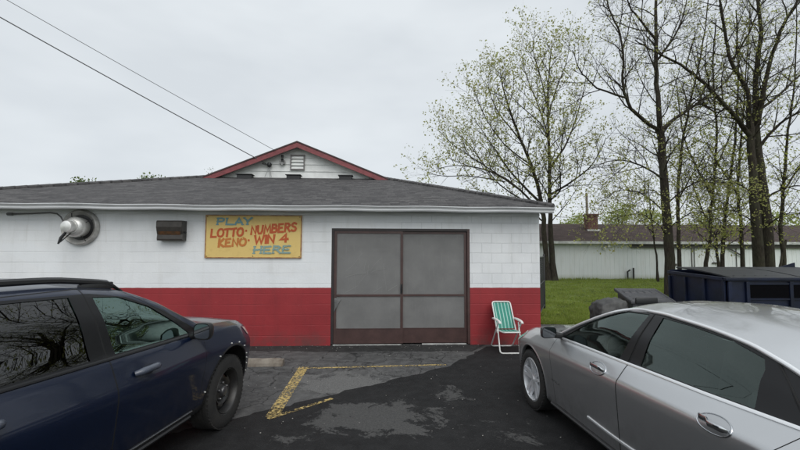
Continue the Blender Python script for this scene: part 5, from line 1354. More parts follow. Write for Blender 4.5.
def steel_wheel(parent, x, y, sgn, R_, Rr):
    w_ = empty('wheel', (x, y, R_)); w_.parent = parent; w_.rotation_euler.z = 0 if sgn > 0 else math.pi
    tyre(R_, Rr, .245).build('tyre', M_TYRE, w_, 35)
    M_ST = mat('black_steel_wheel', (.018, .018, .019), .42, col2=(.035, .032, .028), scale=8)
    X_ = Matrix.Rotation(R(-90), 4, 'X'); rim = MB()
    rim.lathe([(Rr + .006, .100), (Rr - .002, .112), (Rr - .012, .098), (Rr - .022, .05), (Rr - .03, -.09), (Rr + .005, -.1)], X_, 56, caps=False)
    # disc face with raised band and five openings left between webs
    rim.lathe([(.055, .055), (.085, .045), (.105, .035), (.120, .055), (.138, .062)], X_, 48, caps=False)
    rim.lathe([(Rr - .050, .045), (Rr - .036, .028), (Rr - .022, .02)], X_, 48, caps=False)
    for k in range(5):
        a0 = 2 * math.pi * k / 5; n = 5; vs = []
        for i in range(n + 1):
            an = a0 + (i / n - .5) * .72
            for (r_, yy) in ((.136, .0615), (.155, .062), (Rr - .048, .046)): vs.append((math.cos(an) * r_, yy, math.sin(an) * r_))
        rim.add(vs, [(i * 3 + j, (i + 1) * 3 + j, (i + 1) * 3 + j + 1, i * 3 + j + 1) for i in range(n) for j in range(2)])
    rim.build('rim', M_ST, w_, 35)
    hb = MB(); hb.lathe([(.056, .05), (.056, .075), (.05, .088), (.03, .094), (0, .095)], X_, 28, caps=False)
    for k in range(5):
        an = 2 * math.pi * k / 5 + .3; hb.lathe([(.012, .04), (.012, .066), (.008, .072), (0, .073)], Matrix.Translation((math.cos(an) * .085, 0, math.sin(an) * .085)) @ X_, 6, caps=False)
    hb.build('hub_cap', mat('hub_grey', (.16, .16, .165), .35, metal=.8), w_, 35)
    br = MB(); br.lathe([(.0, .0), (.17, .0), (.17, .02), (.06, .03), (0, .03)], X_, 40, caps=False); br.build('brake_disc', mat('rusty_disc', (.10, .06, .045), .6), w_, 35)

def build_car(name, label, T, x0, x1, loc, rz, paint, wheel_fn, WR, RR, arches, DLO, glass, doors, winds, gmat, gdark, clad=None, track=.80, svs=2):
    car = Car(name, label, T, x0, x1, loc, rz, paint, svs); bm, lay = car.bm, car.lay
    VR = V_RAIL
    for (cx, cz, r) in arches: cut(bm, circ(cx, cz, r), V_BELT - 2, lay)
    for poly in glass: cut(bm, poly, VR, lay)
    cut(bm, DLO, VR, lay)
    for d in doors:
        cut(bm, offset(d, .0028), VR + 1, lay); cut(bm, offset(d, -.0028), VR + 1, lay)
    for w0, w1 in winds: cut_x(bm, w0, lay, VR + 1); cut_x(bm, w1, lay, VR + 1)
    if clad:
        for (a, b) in clad: cut(bm, [(a[0], -.5), (b[0], -.5), (b[0], b[1]), (a[0], a[1])], V_BELT, lay)
    car.prep()
    def in_arch(c, v): return v < V_BELT - 2 and any((c.x - cx) ** 2 + (c.z - cz) ** 2 < r * r * .995 for cx, cz, r in arches)
    din = [offset(d, -.0028) for d in doors]; dou = [offset(d, .0028) for d in doors]
    reg = [('arch', in_arch)]
    for i, gpoly in enumerate(glass): reg.append((f'glass{i}', lambda c, v, g_=gpoly: v < VR and inside(g_, c.x, c.z)))
    reg.append(('gap', lambda c, v: v < VR + 1 and not any(inside(p, c.x, c.z) for p in din) and any(inside(p, c.x, c.z) for p in dou)))
    reg.append(('dlo', lambda c, v: v < VR and v > V_BELT and inside(DLO, c.x, c.z)))
    for i, (w0, w1) in enumerate(winds): reg.append((f'wind{i}', lambda c, v, a=w0, b=w1: v >= VR + 1 and a < c.x < b))
    if clad: reg.append(('clad', lambda c, v: v < V_BELT and any(inside([(a[0], -.5), (b[0], -.5), (b[0], b[1]), (a[0], a[1])], c.x, c.z) for a, b in clad)))
    for i, d in enumerate(din): reg.append((f'door{i}', lambda c, v, p=d: v < VR + 1 and inside(p, c.x, c.z)))
    reg.append(('body', lambda c, v: True))
    car.classify(None, reg)
    car.emit('body', 'body', paint)
    # close nose and tail
    for k, (E, sg) in enumerate(((car.ends[0], -1), (car.ends[1], 1))):
        mb = MB(); n = len(E); ring = [tuple(p) for p in E] + [(p[0], -p[1], p[2]) for p in E[::-1][1:]]
        cxx = E[0][0] + sg * .03; cen = (cxx, 0, float(np.mean(E[:, 2]))); mb.add(ring + [cen], [(i, (i + 1) % len(ring), len(ring)) for i in range(len(ring))]); mb.build('bumper_face', paint, car.root, 60)
    car.emit('gap', 'door_gap', M_SHUT, join=False)
    if 'dlo' in car.groups: car.emit('dlo', 'window_surround', M_GBLACK, join=False)
    if clad: car.emit('clad', 'lower_cladding', mat('grey_black_cladding', (.022, .022, .023), .6, var=.2, scale=12), join=False)
    dobj = {}
    for i in range(len(doors)):
        for o, sg in zip(car.emit(f'door{i}', 'door', paint, join=False), (1, -1)): dobj[(i, sg)] = o
    for i, gp in enumerate(glass):
        for o, sg in zip(car.emit(f'glass{i}', 'window', gdark[i] if gdark[i] else gmat, join=False, inset=-.006), (1, -1)):
            pass
    for i in range(len(winds)): car.emit(f'wind{i}', 'windscreen' if i == 0 else 'rear_window', gmat if i == 0 else (gdark[-1] or gmat), inset=-.003)
    # wheel wells, tub
    mb = MB()
    for (cx, cz, r) in arches:
        for sg in (1, -1):
            n = 24; vs = []
            for i in range(n + 1):
                an = -.35 + (math.pi + .7) * i / n
                xx, zz = cx + (r + .01) * math.cos(an), cz + (r + .01) * math.sin(an)
                yo = car.surf(xx, max(zz, .2))[0].y - .01
                vs += [(xx, sg * yo, zz), (xx, sg * .45, zz)]
            vs.append((cx, sg * .45, cz))
            mb.add(vs, [(2 * i, 2 * i + 2, 2 * i + 3, 2 * i + 1) for i in range(n)] + [(2 * i + 1, 2 * i + 3, len(vs) - 1) for i in range(n)])
    mb.box((x0 + .25, -.62, .22), (x1 - .2, .62, .26)); mb.build('underbody', M_SHUT, car.root)
    for (cx, cz, r), (sg) in [(a, s_) for a in arches for s_ in (1, -1)]: wheel_fn(car.root, cx, sg * track, sg, WR, RR)
    return car, dobj
def to_parent(o, p): o.parent = p

def seats(car, xs_, zc, m, hh=.62, w_=.50, yy=.36):
    for x in xs_:
        for y in (yy, -yy):
            mb = MB()
            mb.box((x - .10, y - w_ / 2, zc - .16), (x + .42, y + w_ / 2, zc), bev=.05)
            mb.box((-.10, -w_ / 2, 0), (.05, w_ / 2, hh), bev=.05, mtx=Matrix.Translation((x - .08, y, zc - .04)) @ Matrix.Rotation(R(-14), 4, 'Y'))
            mb.box((-.05, -.13, hh + .04), (.05, .13, hh + .22), bev=.045, mtx=Matrix.Translation((x - .08, y, zc - .04)) @ Matrix.Rotation(R(-14), 4, 'Y'))
            mb.tube([(x - .24, y - .06, zc + hh * .9), (x - .27, y - .06, zc + hh + .08)], .008, 6); mb.tube([(x - .24, y + .06, zc + hh * .9), (x - .27, y + .06, zc + hh + .08)], .008, 6)
            mb.build('seat', m, car.root, 50)
def cabin(car, xd, zd, wy, xwheel, zwheel, x_back, zfloor=.32):
    mb = MB(); mb.box((x_back, -wy, zfloor), (xd + .3, wy, zfloor + .03)); mb.box((xd, -wy + .02, zd - .28), (xd + .45, wy - .02, zd - .03), bev=.06); mb.box((xd - .14, .12, zd - .1), (xd + .1, wy - .12, zd + .03), bev=.04)
    mb.box((xd - .9, -.11, zfloor), (xd + .1, .11, zfloor + .30), bev=.03); mb.build('dashboard', M_INT, car.root, 50)
    mb = MB()
    for s_ in (-1, 1): mb.box((x_back + .6, s_ * wy - .02, zfloor), (xd + .1, s_ * wy + .02, zd - .13), bev=.008)
    mb.build('door_trim', M_INT, car.root, 50)
    mb = MB(); M_ = Matrix.Translation((xwheel, .37, zwheel)) @ Matrix.Rotation(R(-66), 4, 'Y')
    ring = [M_ @ Vector((.185 * math.cos(a), .185 * math.sin(a), 0)) for a in np.linspace(0, 2 * math.pi, 33)[:-1]]
    mb.tube(ring, .016, 8, closed=True); mb.lathe([(.0, -.03), (.065, -.025), (.07, .0), (.05, .02), (0, .025)], M_, 20, caps=False)
    for a in (math.pi * .5, -math.pi * .5, math.pi): mb.tube([M_ @ Vector((.05 * math.cos(a), .05 * math.sin(a), 0)), M_ @ Vector((.18 * math.cos(a), .18 * math.sin(a), 0))], .014, 6)
    mb.tube([M_ @ Vector((0, 0, -.02)), (xd + .1, .37, zd - .12)], .03, 8)
    mb.build('steering_wheel', M_BLACK, car.root, 60)
    mb = MB(); mb.box((xwheel + .16, -.12, zd + .36), (xwheel + .19, .12, zd + .43), bev=.01); mb.build('rear_view_mirror', M_BLACK, car.root, 50)
def door_mirror(car, x, y, z, shell, sgn, size=(.14, .23, .17), glass=M_MIRROR, low=None):
    """rounded housing reaching outwards, the glass facing the tail"""
    e = empty('door_mirror', (x, sgn * y, z)); e.parent = car.root; dx_, dy_, dz_ = size
    mb = MB(); sec = []
    n = 20
    for k, (t, sc) in enumerate(((0, .94), (.15, 1.0), (.45, .95), (.75, .78), (.95, .45), (1.0, .2))):
        for i in range(n):
            a = 2 * math.pi * i / n; c_, s_ = math.cos(a), math.sin(a); e_ = .55
            yy = math.copysign(abs(c_) ** e_, c_) * dy_ / 2 * sc; zz = math.copysign(abs(s_) ** e_, s_) * dz_ / 2 * sc
            zz *= 1 + .10 * (yy / dy_); sec.append((t * dx_, sgn * (yy + dy_ / 2), zz))
    m_ = 6; mb.add(sec, [(k * n + i, k * n + (i + 1) % n, (k + 1) * n + (i + 1) % n, (k + 1) * n + i) for k in range(m_ - 1) for i in range(n)] + [tuple((m_ - 1) * n + i for i in range(n))])
    mb.build('mirror_housing', shell, e, 60)
    g_ = MB(); g_.add([(.004, p[1] * .93 + sgn * dy_ * .035, p[2] * .88) for p in sec[:n]], [tuple(range(n))]); g_.build('mirror_glass', glass, e)
    f_ = MB(); f_.add([(.008, p[1], p[2]) for p in sec[:n]], [tuple(range(n))]); f_.build('mirror_backing', M_BLACK, e)
    s_ = MB(); s_.tube([(dx_ * .5, sgn * .02, -dz_ * .25), (dx_ * .5, -sgn * .10, -dz_ * .42)], [.035, .03], 10); s_.build('mirror_stalk', M_BLACK, e, 60)
    if low:
        s_ = MB(); s_.add([(-.003, p[1], min(p[2], -dz_ * .30)) for p in sec[:n]] , [tuple(range(n))]); s_.build('mirror_lower_trim', low, e)

# ------------------------------------------------------------------ blue utility vehicle on the left
TB = dict(
 ws=[(.92, .45), (.8, .68), (.6, .82), (.3, .88), (-3.4, .89), (-3.9, .80), (-4.1, .62)],
 zs=[(.92, .34), (.6, .27), (.3, .27), (-3.4, .28), (-4.1, .38)],
 wl=[(.92, .52), (.82, .72), (.6, .87), (.3, .93), (-1, .938), (-3.4, .938), (-3.9, .86), (-4.1, .70)],
 zl=[(.92, .50), (.3, .47), (-4.1, .52)],
 wm=[(.92, .53), (.82, .74), (.6, .90), (.3, .975), (-.4, .985), (-2, .995), (-3.4, .98), (-3.9, .89), (-4.1, .74)],
 zm=[(.92, .68), (.6, .80), (0, .86), (-1, .86), (-3, .90), (-4.1, .90)],
 wb=[(.92, .49), (.82, .66), (.6, .80), (.3, .875), (-.1, .905), (-.5, .92), (-3, .92), (-3.8, .86), (-4.1, .70)],
 zb=[(.92, .84), (.82, .90), (.6, .965), (.3, 1.012), (-.1, 1.045), (-.5, 1.072), (-1.6, 1.098), (-2.4, 1.118), (-3, 1.135), (-4.1, 1.165)],
 wr=[(.92, .42), (.8, .58), (.6, .70), (.3, .76), (-.1, .80), (-.48, .855), (-.95, .765), (-1.3, .705), (-1.7, .685), (-3, .68), (-3.8, .66), (-4.1, .62)],
 zr=[(.92, .88), (.82, .96), (.6, 1.02), (.3, 1.065), (-.1, 1.105), (-.45, 1.15), (-.95, 1.43), (-1.25, 1.545), (-1.75, 1.61), (-2.4, 1.625), (-3, 1.615), (-3.7, 1.55), (-3.95, 1.35), (-4.1, 1.22)],
 zc=[(.92, .90), (.82, .985), (.6, 1.05), (.3, 1.10), (-.1, 1.145), (-.32, 1.18), (-1.1, 1.575), (-1.4, 1.65), (-1.9, 1.69), (-3, 1.685), (-3.7, 1.63), (-3.95, 1.43), (-4.1, 1.24)])
P_BLUE = paintmat('dark_blue_paint', (.0015, .0072, .028), .22, .38, coatw=.55)
w0 = on_ground(227, 426.8); SUV_RZ = R(90 - 8.1)
hd = Vector((math.cos(SUV_RZ), math.sin(SUV_RZ), 0)); lf = Vector((-hd.y, hd.x, 0))
suv_loc = w0 + lf * .93 ; suv_loc.z = 0      # w0 is the outer foot of the right front tyre
fw = [(-.67, 1.112), (-1.555, 1.134), (-1.585, 1.535), (-1.36, 1.515), (-1.08, 1.405)]
rw = [(-1.77, 1.14), (-2.72, 1.165), (-2.66, 1.555), (-2.2, 1.565), (-1.775, 1.553)]
qw = [(-2.98, 1.175), (-3.62, 1.195), (-3.46, 1.50), (-2.90, 1.545)]
dlo = [(-.50, 1.086), (-1.6, 1.112), (-3.72, 1.172), (-3.52, 1.535), (-2.7, 1.578), (-2.2, 1.582), (-1.60, 1.562), (-1.28, 1.505), (-.93, 1.355)]
G_GREEN = glassmat('green_tinted_glass', (.40, .56, .48), .11, refl=(.72, 1.0, .90)); G_DARK = glassmat('privacy_glass', (.035, .04, .042), .02)
G_CLEAR = glassmat('sedan_glass', (.40, .48, .46), .03, refl=(.74, .88, .83))
suv, sd_doors = build_car('blue_suv', 'dark blue utility vehicle with black steel wheels, parked nose to the wall on the left', TB, -4.1, .92, suv_loc, SUV_RZ, P_BLUE,
   steel_wheel, .375, .225, [(0, .40, .445), (-2.86, .40, .445)], dlo, [fw, rw, qw],
   [[(-.56, .42), (-1.60, .42), (-1.65, 1.60), (-1.30, 1.56), (-.50, 1.08)], [(-1.6062, .42), (-2.42, .42), (-2.80, .86), (-2.84, 1.16), (-2.78, 1.60), (-1.6562, 1.60)]],
   [(-1.26, -.36), (-4.0, -3.66)], G_GREEN, [None, G_DARK, G_DARK, G_DARK], clad=[((.5, .40), (-4.05, .40))], track=.81)
for a in both(suv.ribbon(curve([(-.55, 1.088), (-1.6, 1.114), (-2.7, 1.143), (-3.68, 1.168)]), .026, .010), 'belt_moulding', M_GBLACK, suv.root): pass
# door handles
def bar_handle(car, xa, xb, z, m, h=.03, out_=.045, name='door_handle'):
    mb = MB(); pts = []
    for t in np.linspace(0, 1, 9):
        x = xa + (xb - xa) * t; q, n = car.surf(x, z); pts.append(q + n * (out_ * min(1, math.sin(math.pi * t) * 2.2) + .004))
    mb.tube(pts, [h * (.45 if i in (0, 8) else .62) for i in range(9)], 10)
    return both(mb, name, m, car.root, 60)
def cup(car, x, z, rx, rz_, m, name='handle_recess'):
    mb = MB(); vs = []; n = 24
    for r_, d in ((1.0, .0015), (.9, .0035), (.0, .003)):
        for i in range(n):
            a = 2 * math.pi * i / n; q, nn = car.surf(x + rx * r_ * math.cos(a), z + rz_ * r_ * math.sin(a)); vs.append(q + nn * d)
    mb.add(vs, [(k * n + i, k * n + (i + 1) % n, (k + 1) * n + (i + 1) % n, (k + 1) * n + i) for k in range(2) for i in range(n)]); return both(mb, name, m, car.root, 60)
M_BHAND = mat('handle_blue_grey', (.06, .07, .095), .35, coat=.5)
cup(suv, -1.30, .965, .075, .038, mat('recess_dark_blue', (.004, .006, .016), .4)); bar_handle(suv, -1.445, -1.215, .965, M_BHAND, .042)
cup(suv, -2.50, .99, .075, .038, mat('recess_dark_blue', (.004, .006, .016), .4)); bar_handle(suv, -2.62, -2.40, .99, M_BHAND, .042)
# roof rails
mb = MB(); pts = []; rad = []
for t in np.linspace(0, 1, 31):
    x = -1.17 - 2.40 * t; q, n = suv.top(x, .60); lift = .042 * min(1, math.sin(math.pi * t) * 5) ; pts.append(q + Vector((0, 0, lift))); rad.append((.020, .026)[0] if 0 < t < 1 else .008)
vs = []; 
for p, t in zip(pts, np.linspace(0, 1, 31)):
    k_ = .25 + .75 * min(1, math.sin(math.pi * t) * 5); hh_ = .024 * k_; ww_ = .022
    for a in range(8): an = 2 * math.pi * a / 8 + .39; vs.append((p.x, p.y + ww_ * math.cos(an) , p.z + hh_ * math.sin(an)))
mb.add(vs, [(i * 8 + j, i * 8 + (j + 1) % 8, (i + 1) * 8 + (j + 1) % 8, (i + 1) * 8 + j) for i in range(30) for j in range(8)])
for xx in (-1.42, -2.40, -3.38):
    q, n = suv.top(xx, .60); mb.box((xx - .15, .582, q.z - .02), (xx + .15, .618, q.z + .036), bev=.008)
both(mb, 'roof_rail', mat('satin_black_rail', (.020, .020, .021), .38), suv.root)
both(suv.ribbon([(-.62, .338), (-2.35, .345)], .05, .022), 'sill_strip', mat('sill_black', (.03, .03, .032), .45), suv.root)
both(suv.ribbon([(-.62, .395), (-2.38, .402)], .008, .008), 'sill_highlight', M_CHROME2, suv.root)
# missing arch trim: bare black edge with white push clips
mb = MB(); cl = MB(); lip = MB()
for (cx, cz, r) in [(0, .40, .445), (-2.86, .40, .445)]:
    n = 40; vs = []
    for i in range(n + 1):
        a = -.18 + (math.pi + .36) * i / n
        for r_, o_ in ((r + .003, -.02), (r + .004, .004), (r + .016, .004), (r + .022, .001)):
            q, nn = suv.surf(cx + r_ * math.cos(a), cz + r_ * math.sin(a)); vs.append(q + nn * o_)
    mb.add(vs, [(i * 4 + j, (i + 1) * 4 + j, (i + 1) * 4 + j + 1, i * 4 + j + 1) for i in range(n) for j in range(3)])
    if cx == 0:
        for i in range(9):
            a = (.12, .32, .48, .62, .95, 1.25, 1.62, 2.15, 2.9)[i]; q, nn = suv.surf(cx + (r + .035) * math.cos(a), cz + (r + .035) * math.sin(a))
            cl.lathe([(.0, .013), (.006, .010), (.008, .0)], Matrix.Translation(q) @ nn.to_track_quat('Z', 'Y').to_matrix().to_4x4(), 10, caps=False)
both(mb, 'arch_edge', M_BLACK, suv.root); both(cl, 'trim_clip', mat('white_clip', (.5, .5, .48), .5), suv.root)
for sg in (1, -1): door_mirror(suv, -.74, .965, 1.14, M_BLACK, sg, (.13, .165, .155))
# headlight and turn lens wrapping the corner, grille, lamps at the tail
def patch(car, poly, out_, nx=14, nz=8):
    """conforming patch on the flank/nose given as quad in (x, z) (4 corners)"""
    a, b, c, d = [Vector(p) for p in poly]; vs = []
    for i in range(nx + 1):
        for j in range(nz + 1):
            u, v = i / nx, j / nz; p = a.lerp(b, u).lerp(d.lerp(c, u), v); q, nn = car.surf(p.x, p.y, out_); vs.append(q)
    return MB().add(vs, [(i * (nz + 1) + j, (i + 1) * (nz + 1) + j, (i + 1) * (nz + 1) + j + 1, i * (nz + 1) + j + 1) for i in range(nx) for j in range(nz)])
M_LAMP = mat('lamp_lens', (.62, .60, .56), .12, coat=1, var=.15, scale=18); M_AMB = mat('amber_turn_lens', (.55, .30, .18), .2, coat=.8); M_RED = mat('red_lamp', (.22, .01, .01), .15, coat=1)
both(patch(suv, [(.50, .875), (.86, .80), (.86, .88), (.42, .975)], .006), 'headlight', M_LAMP, suv.root, 180)
both(patch(suv, [(-4.08, .95), (-3.80, .95), (-3.86, 1.18), (-4.05, 1.19)], .006), 'tail_light', M_RED, suv.root, 180)
mb = MB(); mb.box((.935, -.42, .62), (.965, .42, .84), bev=.02); [mb.box((.955, -.40, .64 + k * .05), (.975, .40, .665 + k * .05)) for k in range(4)]; mb.build('grille', M_BLACK, suv.root)
mb = MB(); mb.box((.90, -.30, .40), (.955, .30, .52), bev=.01); mb.build('number_plate', mat('plate_white', (.6, .6, .6), .5), suv.root)
seats(suv, (-1.35, -2.30), .72, M_SEAT, .60)
cabin(suv, -.72, 1.13, .84, -.98, 1.03, -3.6, .40)

# ------------------------------------------------------------------ silver sedan on the right
TS = dict(
 ws=[(1.0, .38), (.9, .56), (.7, .72), (.4, .82), (0, .86), (-2.8, .86), (-3.5, .78), (-3.9, .68), (-4.11, .48)],
 zs=[(1.0, .26), (.7, .20), (.3, .18), (-2.9, .19), (-4.11, .32)],
 wl=[(1.0, .42), (.9, .60), (.7, .77), (.4, .855), (0, .878), (-1, .882), (-2.6, .885), (-3.3, .870), (-3.9, .77), (-4.11, .56)],
 zl=[(1.0, .38), (.3, .36), (-1.4, .38), (-2.9, .42), (-4.11, .46)],
 wm=[(1.0, .43), (.9, .62), (.7, .79), (.4, .875), (0, .912), (-1, .925), (-2.6, .935), (-3.3, .915), (-3.9, .80), (-4.11, .60)],
 zm=[(1.0, .56), (.7, .67), (.3, .755), (0, .785), (-1.5, .83), (-2.9, .88), (-4.11, .86)],
 wb=[(1.0, .38), (.9, .54), (.7, .68), (.4, .765), (0, .81), (-.5, .835), (-1.5, .845), (-2.5, .84), (-3.2, .80), (-3.9, .70), (-4.11, .50)],
 zb=[(1.0, .62), (.9, .69), (.7, .765), (.4, .825), (0, .875), (-.5, .915), (-1.5, .955), (-2.5, .980), (-3.2, .998), (-3.9, 1.03), (-4.11, .98)],
 wr=[(1.0, .33), (.9, .46), (.7, .58), (.4, .65), (0, .70), (-.5, .765), (-.9, .70), (-1.3, .63), (-1.7, .60), (-2.4, .595), (-2.9, .60), (-3.3, .64), (-3.9, .60), (-4.11, .46)],
 zr=[(1.0, .65), (.9, .73), (.7, .82), (.4, .88), (0, .93), (-.5, .975), (-.9, 1.175), (-1.3, 1.335), (-1.75, 1.388), (-2.1, 1.385), (-2.5, 1.352), (-2.75, 1.30), (-3.0, 1.20), (-3.3, 1.09), (-3.5, 1.06), (-3.9, 1.055), (-4.11, 1.0)],
 zc=[(1.0, .665), (.9, .75), (.7, .85), (.4, .915), (0, .965), (-.30, 1.0), (-1.2, 1.385), (-1.5, 1.45), (-1.9, 1.482), (-2.3, 1.472), (-2.75, 1.43), (-3.05, 1.36), (-3.52, 1.15), (-3.7, 1.10), (-4.0, 1.08), (-4.11, 1.02)])
P_SILVER = paintmat('silver_paint', (.55, .56, .57), .82, .31, .03)
w1 = on_ground(530.5, 408.5); SED_RZ = R(90 + 2.8)
hd2 = Vector((math.cos(SED_RZ), math.sin(SED_RZ), 0)); lf2 = Vector((-hd2.y, hd2.x, 0))
sed_loc = w1 - lf2 * .905; sed_loc.z = 0
fw = [(-.66, .972), (-1.63, .995), (-1.735, 1.368), (-1.45, 1.350), (-1.08, 1.225)]
rw = [(-1.885, 1.008), (-2.80, 1.022), (-2.757, 1.215), (-2.72, 1.268), (-2.50, 1.322), (-2.15, 1.356), (-1.89, 1.366)]
qw = [(-3.14, 1.032), (-3.30, 1.034), (-3.16, 1.115), (-2.96, 1.185), (-2.93, 1.18)]
DC = [(-.54, .972), (-.93, 1.163), (-1.40, 1.342), (-1.75, 1.380), (-2.1, 1.372), (-2.5, 1.333), (-2.76, 1.275), (-3.05, 1.165), (-3.38, 1.030)]
dlo = [(-.52, .953), (-3.42, 1.018)] + [(a, b + .004) for a, b in DC[:0:-1]]
sedan, _d = build_car('silver_sedan', 'silver sedan with chrome window trim and alloy wheels, parked on the right', TS, -4.11, 1.0, sed_loc, SED_RZ, P_SILVER,
   alloy_wheel, .345, .245, [(0, .355, .385), (-2.84, .355, .385)], dlo, [fw, rw, qw],
   [[(-.60, .27), (-1.705, .27), (-1.785, 1.382), (-1.42, 1.350), (-.54, .955)], [(-1.7112, .27), (-2.40, .27), (-2.80, .62), (-3.08, 1.00), (-2.78, 1.28), (-2.50, 1.343), (-1.7912, 1.382)]],
   [(-1.36, -.30), (-3.52, -3.02)], G_CLEAR, [None, None, None, None], track=.785, svs=1)
both(sedan.ribbon(curve([(-.52, .950), (-1.0, .966), (-1.6, .983), (-2.4, 1.001), (-3.40, 1.017)]), .024, .011), 'belt_chrome', M_TRIM, sedan.root)
mb = MB(); pth = []
for (a, b_) in curve(DC, 10):
    q, n = sedan.surf(a, b_ + .004); pth.append(q + n * .006)
mb.tube(pth, .0150, 8); both(mb, 'window_chrome', M_TRIM, sedan.root, 60)
both(sedan.ribbon([(-1.738, .99), (-1.788, 1.37)], .010, .005, 12), 'pillar_seam', M_SHUT, sedan.root)
both(sedan.ribbon([(-3.08, 1.022), (-2.79, 1.26)], .012, .006, 12), 'pillar_seam', M_SHUT, sedan.root)
both(sedan.ribbon(curve([(-1.25, .385), (-1.7, .378), (-2.42, .400)]), .024, .012, 60), 'door_moulding', M_TRIM, sedan.root)
for xx, zz in ((-1.46, .872), (-2.67, .888)):
    cup(sedan, xx, zz, .115, .046, mat('handle_cup_silver', (.45, .46, .47), .32, metal=.7)); 
    mb = MB(); ring = []
    for k in range(28):
        a = 2 * math.pi * k / 28; q, n = sedan.surf(xx + .115 * math.cos(a), zz + .046 * math.sin(a)); ring.append(q + n * .002)
    mb.tube(ring, .0045, 6, closed=True); both(mb, 'handle_rim', M_CHROME, sedan.root, 60)
    mb = MB(); pts = []
    for t in np.linspace(0, 1, 11):
        x = xx - .105 + .20 * t; q, n = sedan.surf(x, zz); pts.append((q + n * (.036 * min(1, math.sin(math.pi * t) * 2.5) + .004), n))
    vs = []
    for i, (p, n) in enumerate(pts):
        k_ = .6 if i in (0, 10) else 1
        for (a, b_) in ((-.017, -.006), (-.017, .006), (-.009, .010), (.009, .010), (.017, .006), (.017, -.006)): vs.append(p + Vector((0, 0, a * k_)) + n * b_)
    mb.add(vs, [(i * 6 + j, i * 6 + (j + 1) % 6, (i + 1) * 6 + (j + 1) % 6, (i + 1) * 6 + j) for i in range(10) for j in range(6)] + [tuple(range(6)), tuple(60 + j for j in range(6))])
    both(mb, 'door_handle', M_CHROME, sedan.root, 60)
# model lettering on the front door, chrome
def door_word(car, text, x_a, x_b, z0_, h, m, name):
    mb = MB()
    def f(u, v, z): 
        q, n = car.surf(u, v); return q + n * (.003 + z)
    # letters run from the nose towards the tail on the left flank
    n0 = len(mb.v); word(mb, text, 0, 0, 1, 0, h / abs(x_b - x_a) , .0028 / abs(x_b - x_a) , lambda u, v, z: f(x_a + (x_b - x_a) * u, z0_ + v * abs(x_b - x_a), z), .12, seed=3)
    return mb.build(name, m, car.root)
door_word(sedan, 'IMPALA', -.55, -.76, .500, .024, M_CHROME, 'door_lettering')
for sg in (1, -1): door_mirror(sedan, -.66, .875, 1.02, mat('mirror_shell', (.03, .03, .032), .3, coat=.5), sg, (.11, .165, .125), glass=mat('dark_mirror_glass', (.10, .105, .11), .05, metal=1.0))
both(patch(sedan, [(.45, .70), (.93, .62), (.93, .69), (.38, .78)], .005), 'headlight', M_LAMP, sedan.root, 180)
both(patch(sedan, [(-4.08, .80), (-3.72, .82), (-3.72, .98), (-4.06, .97)], .005), 'tail_light', M_RED, sedan.root, 180)
mb = MB(); mb.box((1.01, -.36, .34), (1.04, .36, .56), bev=.02); [mb.box((1.03, -.34, .37 + k * .05), (1.045, .34, .385 + k * .05)) for k in range(4)]; mb.build('grille', M_CHROME2, sedan.root)
mb = MB(); lipv = []
for (cx, cz, r) in [(0, .355, .385), (-2.84, .355, .385)]:
    n = 40; vs = []
    for i in range(n + 1):
        a = -.2 + (math.pi + .4) * i / n
        for r_, o_ in ((r + .001, -.03), (r + .001, .004), (r + .012, .006), (r + .022, .0005)):
            q, nn = sedan.surf(cx + r_ * math.cos(a), cz + r_ * math.sin(a)); vs.append(q + nn * o_)
    mb.add(vs, [(i * 4 + j, (i + 1) * 4 + j, (i + 1) * 4 + j + 1, i * 4 + j + 1) for i in range(n) for j in range(3)])
both(mb, 'arch_lip', P_SILVER, sedan.root, 180)
both(sedan.ribbon([(-.46, .225), (-2.40, .235)], .05, .02), 'sill_moulding', mat('sill_grey', (.05, .05, .052), .5), sedan.root)
seats(sedan, (-1.45, -2.40), .52, M_SEAT, .58, .50)
cabin(sedan, -.80, .97, .76, -1.02, .89, -3.0, .28)
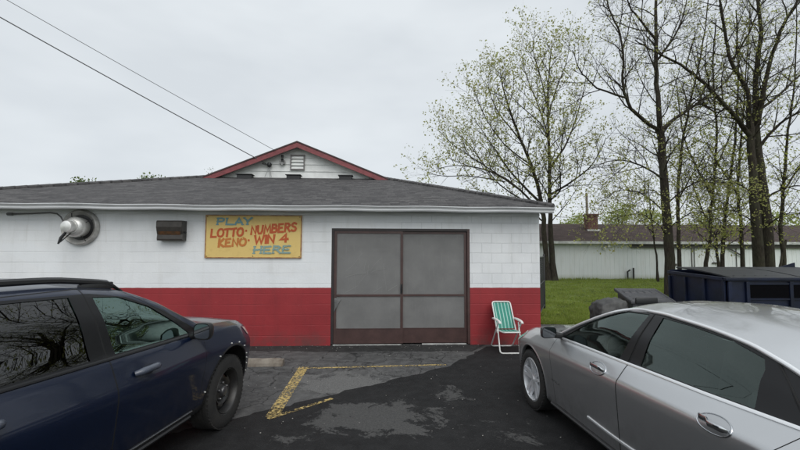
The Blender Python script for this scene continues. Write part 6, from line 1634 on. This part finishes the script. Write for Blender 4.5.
# antenna fin on the roof
q, n = sedan.top(-2.55, 0); mb = MB(); mb.prism([(0, 0), (-.16, -.01), (-.15, .05), (-.10, .06)], lambda a, b_: Vector((q.x + a, -.012, q.z + b_)), lambda a, b_: Vector((q.x + a, .012, q.z + b_))); mb.build('roof_antenna', P_SILVER, sedan.root)
# ================================================================== separate pieces become parts of their own
def islands(me):
    nv = len(me.vertices); par = list(range(nv))
    def find(a):
        while par[a] != a: par[a] = par[par[a]]; a = par[a]
        return a
    for e in me.edges:
        a, b = find(e.vertices[0]), find(e.vertices[1])
        if a != b: par[a] = b
    return [find(i) for i in range(nv)]
def split_parts(skip):
    for o in list(COL.objects):
        if o.type != 'MESH' or o.get('kind') or o.parent is None: continue
        base = o.name.split('.')[0]
        if base in skip or len(o.data.vertices) > 30000 or o.data.users > 1: continue
        me = o.data; root = islands(me); ids = sorted(set(root))
        if len(ids) < 2 or len(ids) > 400: continue
        mw = o.matrix_world if o.parent is None else Matrix()
        co = np.array([v.co[:] for v in me.vertices]); rt = np.array(root)
        lo = np.array([co[rt == i].min(0) for i in ids]); hi = np.array([co[rt == i].max(0) for i in ids]); size = (hi - lo).max(1)
        gap = np.maximum(0, np.maximum(lo[:, None] - hi[None], lo[None] - hi[:, None])); near = np.sqrt((gap ** 2).sum(2)) <= np.maximum(.02, .5 * np.maximum(size[:, None], size[None]))
        lab = list(range(len(ids)))
        def f(a):
            while lab[a] != a: a = lab[a]
            return a
        for a, b in zip(*np.nonzero(np.triu(near, 1))):
            x, y = f(a), f(b)
            if x != y: lab[x] = y
        grp = [f(i) for i in range(len(ids))]; kinds = sorted(set(grp))
        if len(kinds) < 2 or len(kinds) > 40: continue
        of = {i: g_ for i, g_ in zip(ids, grp)}
        for q, kd in enumerate(kinds):
            m2 = me.copy(); bm = bmesh.new(); bm.from_mesh(m2); bm.verts.ensure_lookup_table()
            bmesh.ops.delete(bm, geom=[v for v in bm.verts if of[root[v.index]] != kd], context='VERTS'); bm.to_mesh(m2); bm.free()
            if q == 0: o.data = m2
            else:
                c = o.copy(); c.data = m2; COL.objects.link(c)
split_parts({'trunk', 'crown', 'wall', 'body', 'bumper_face', 'underbody', 'red_lettering', 'faded_lettering', 'blue_lettering', 'faint_blue_lettering'})
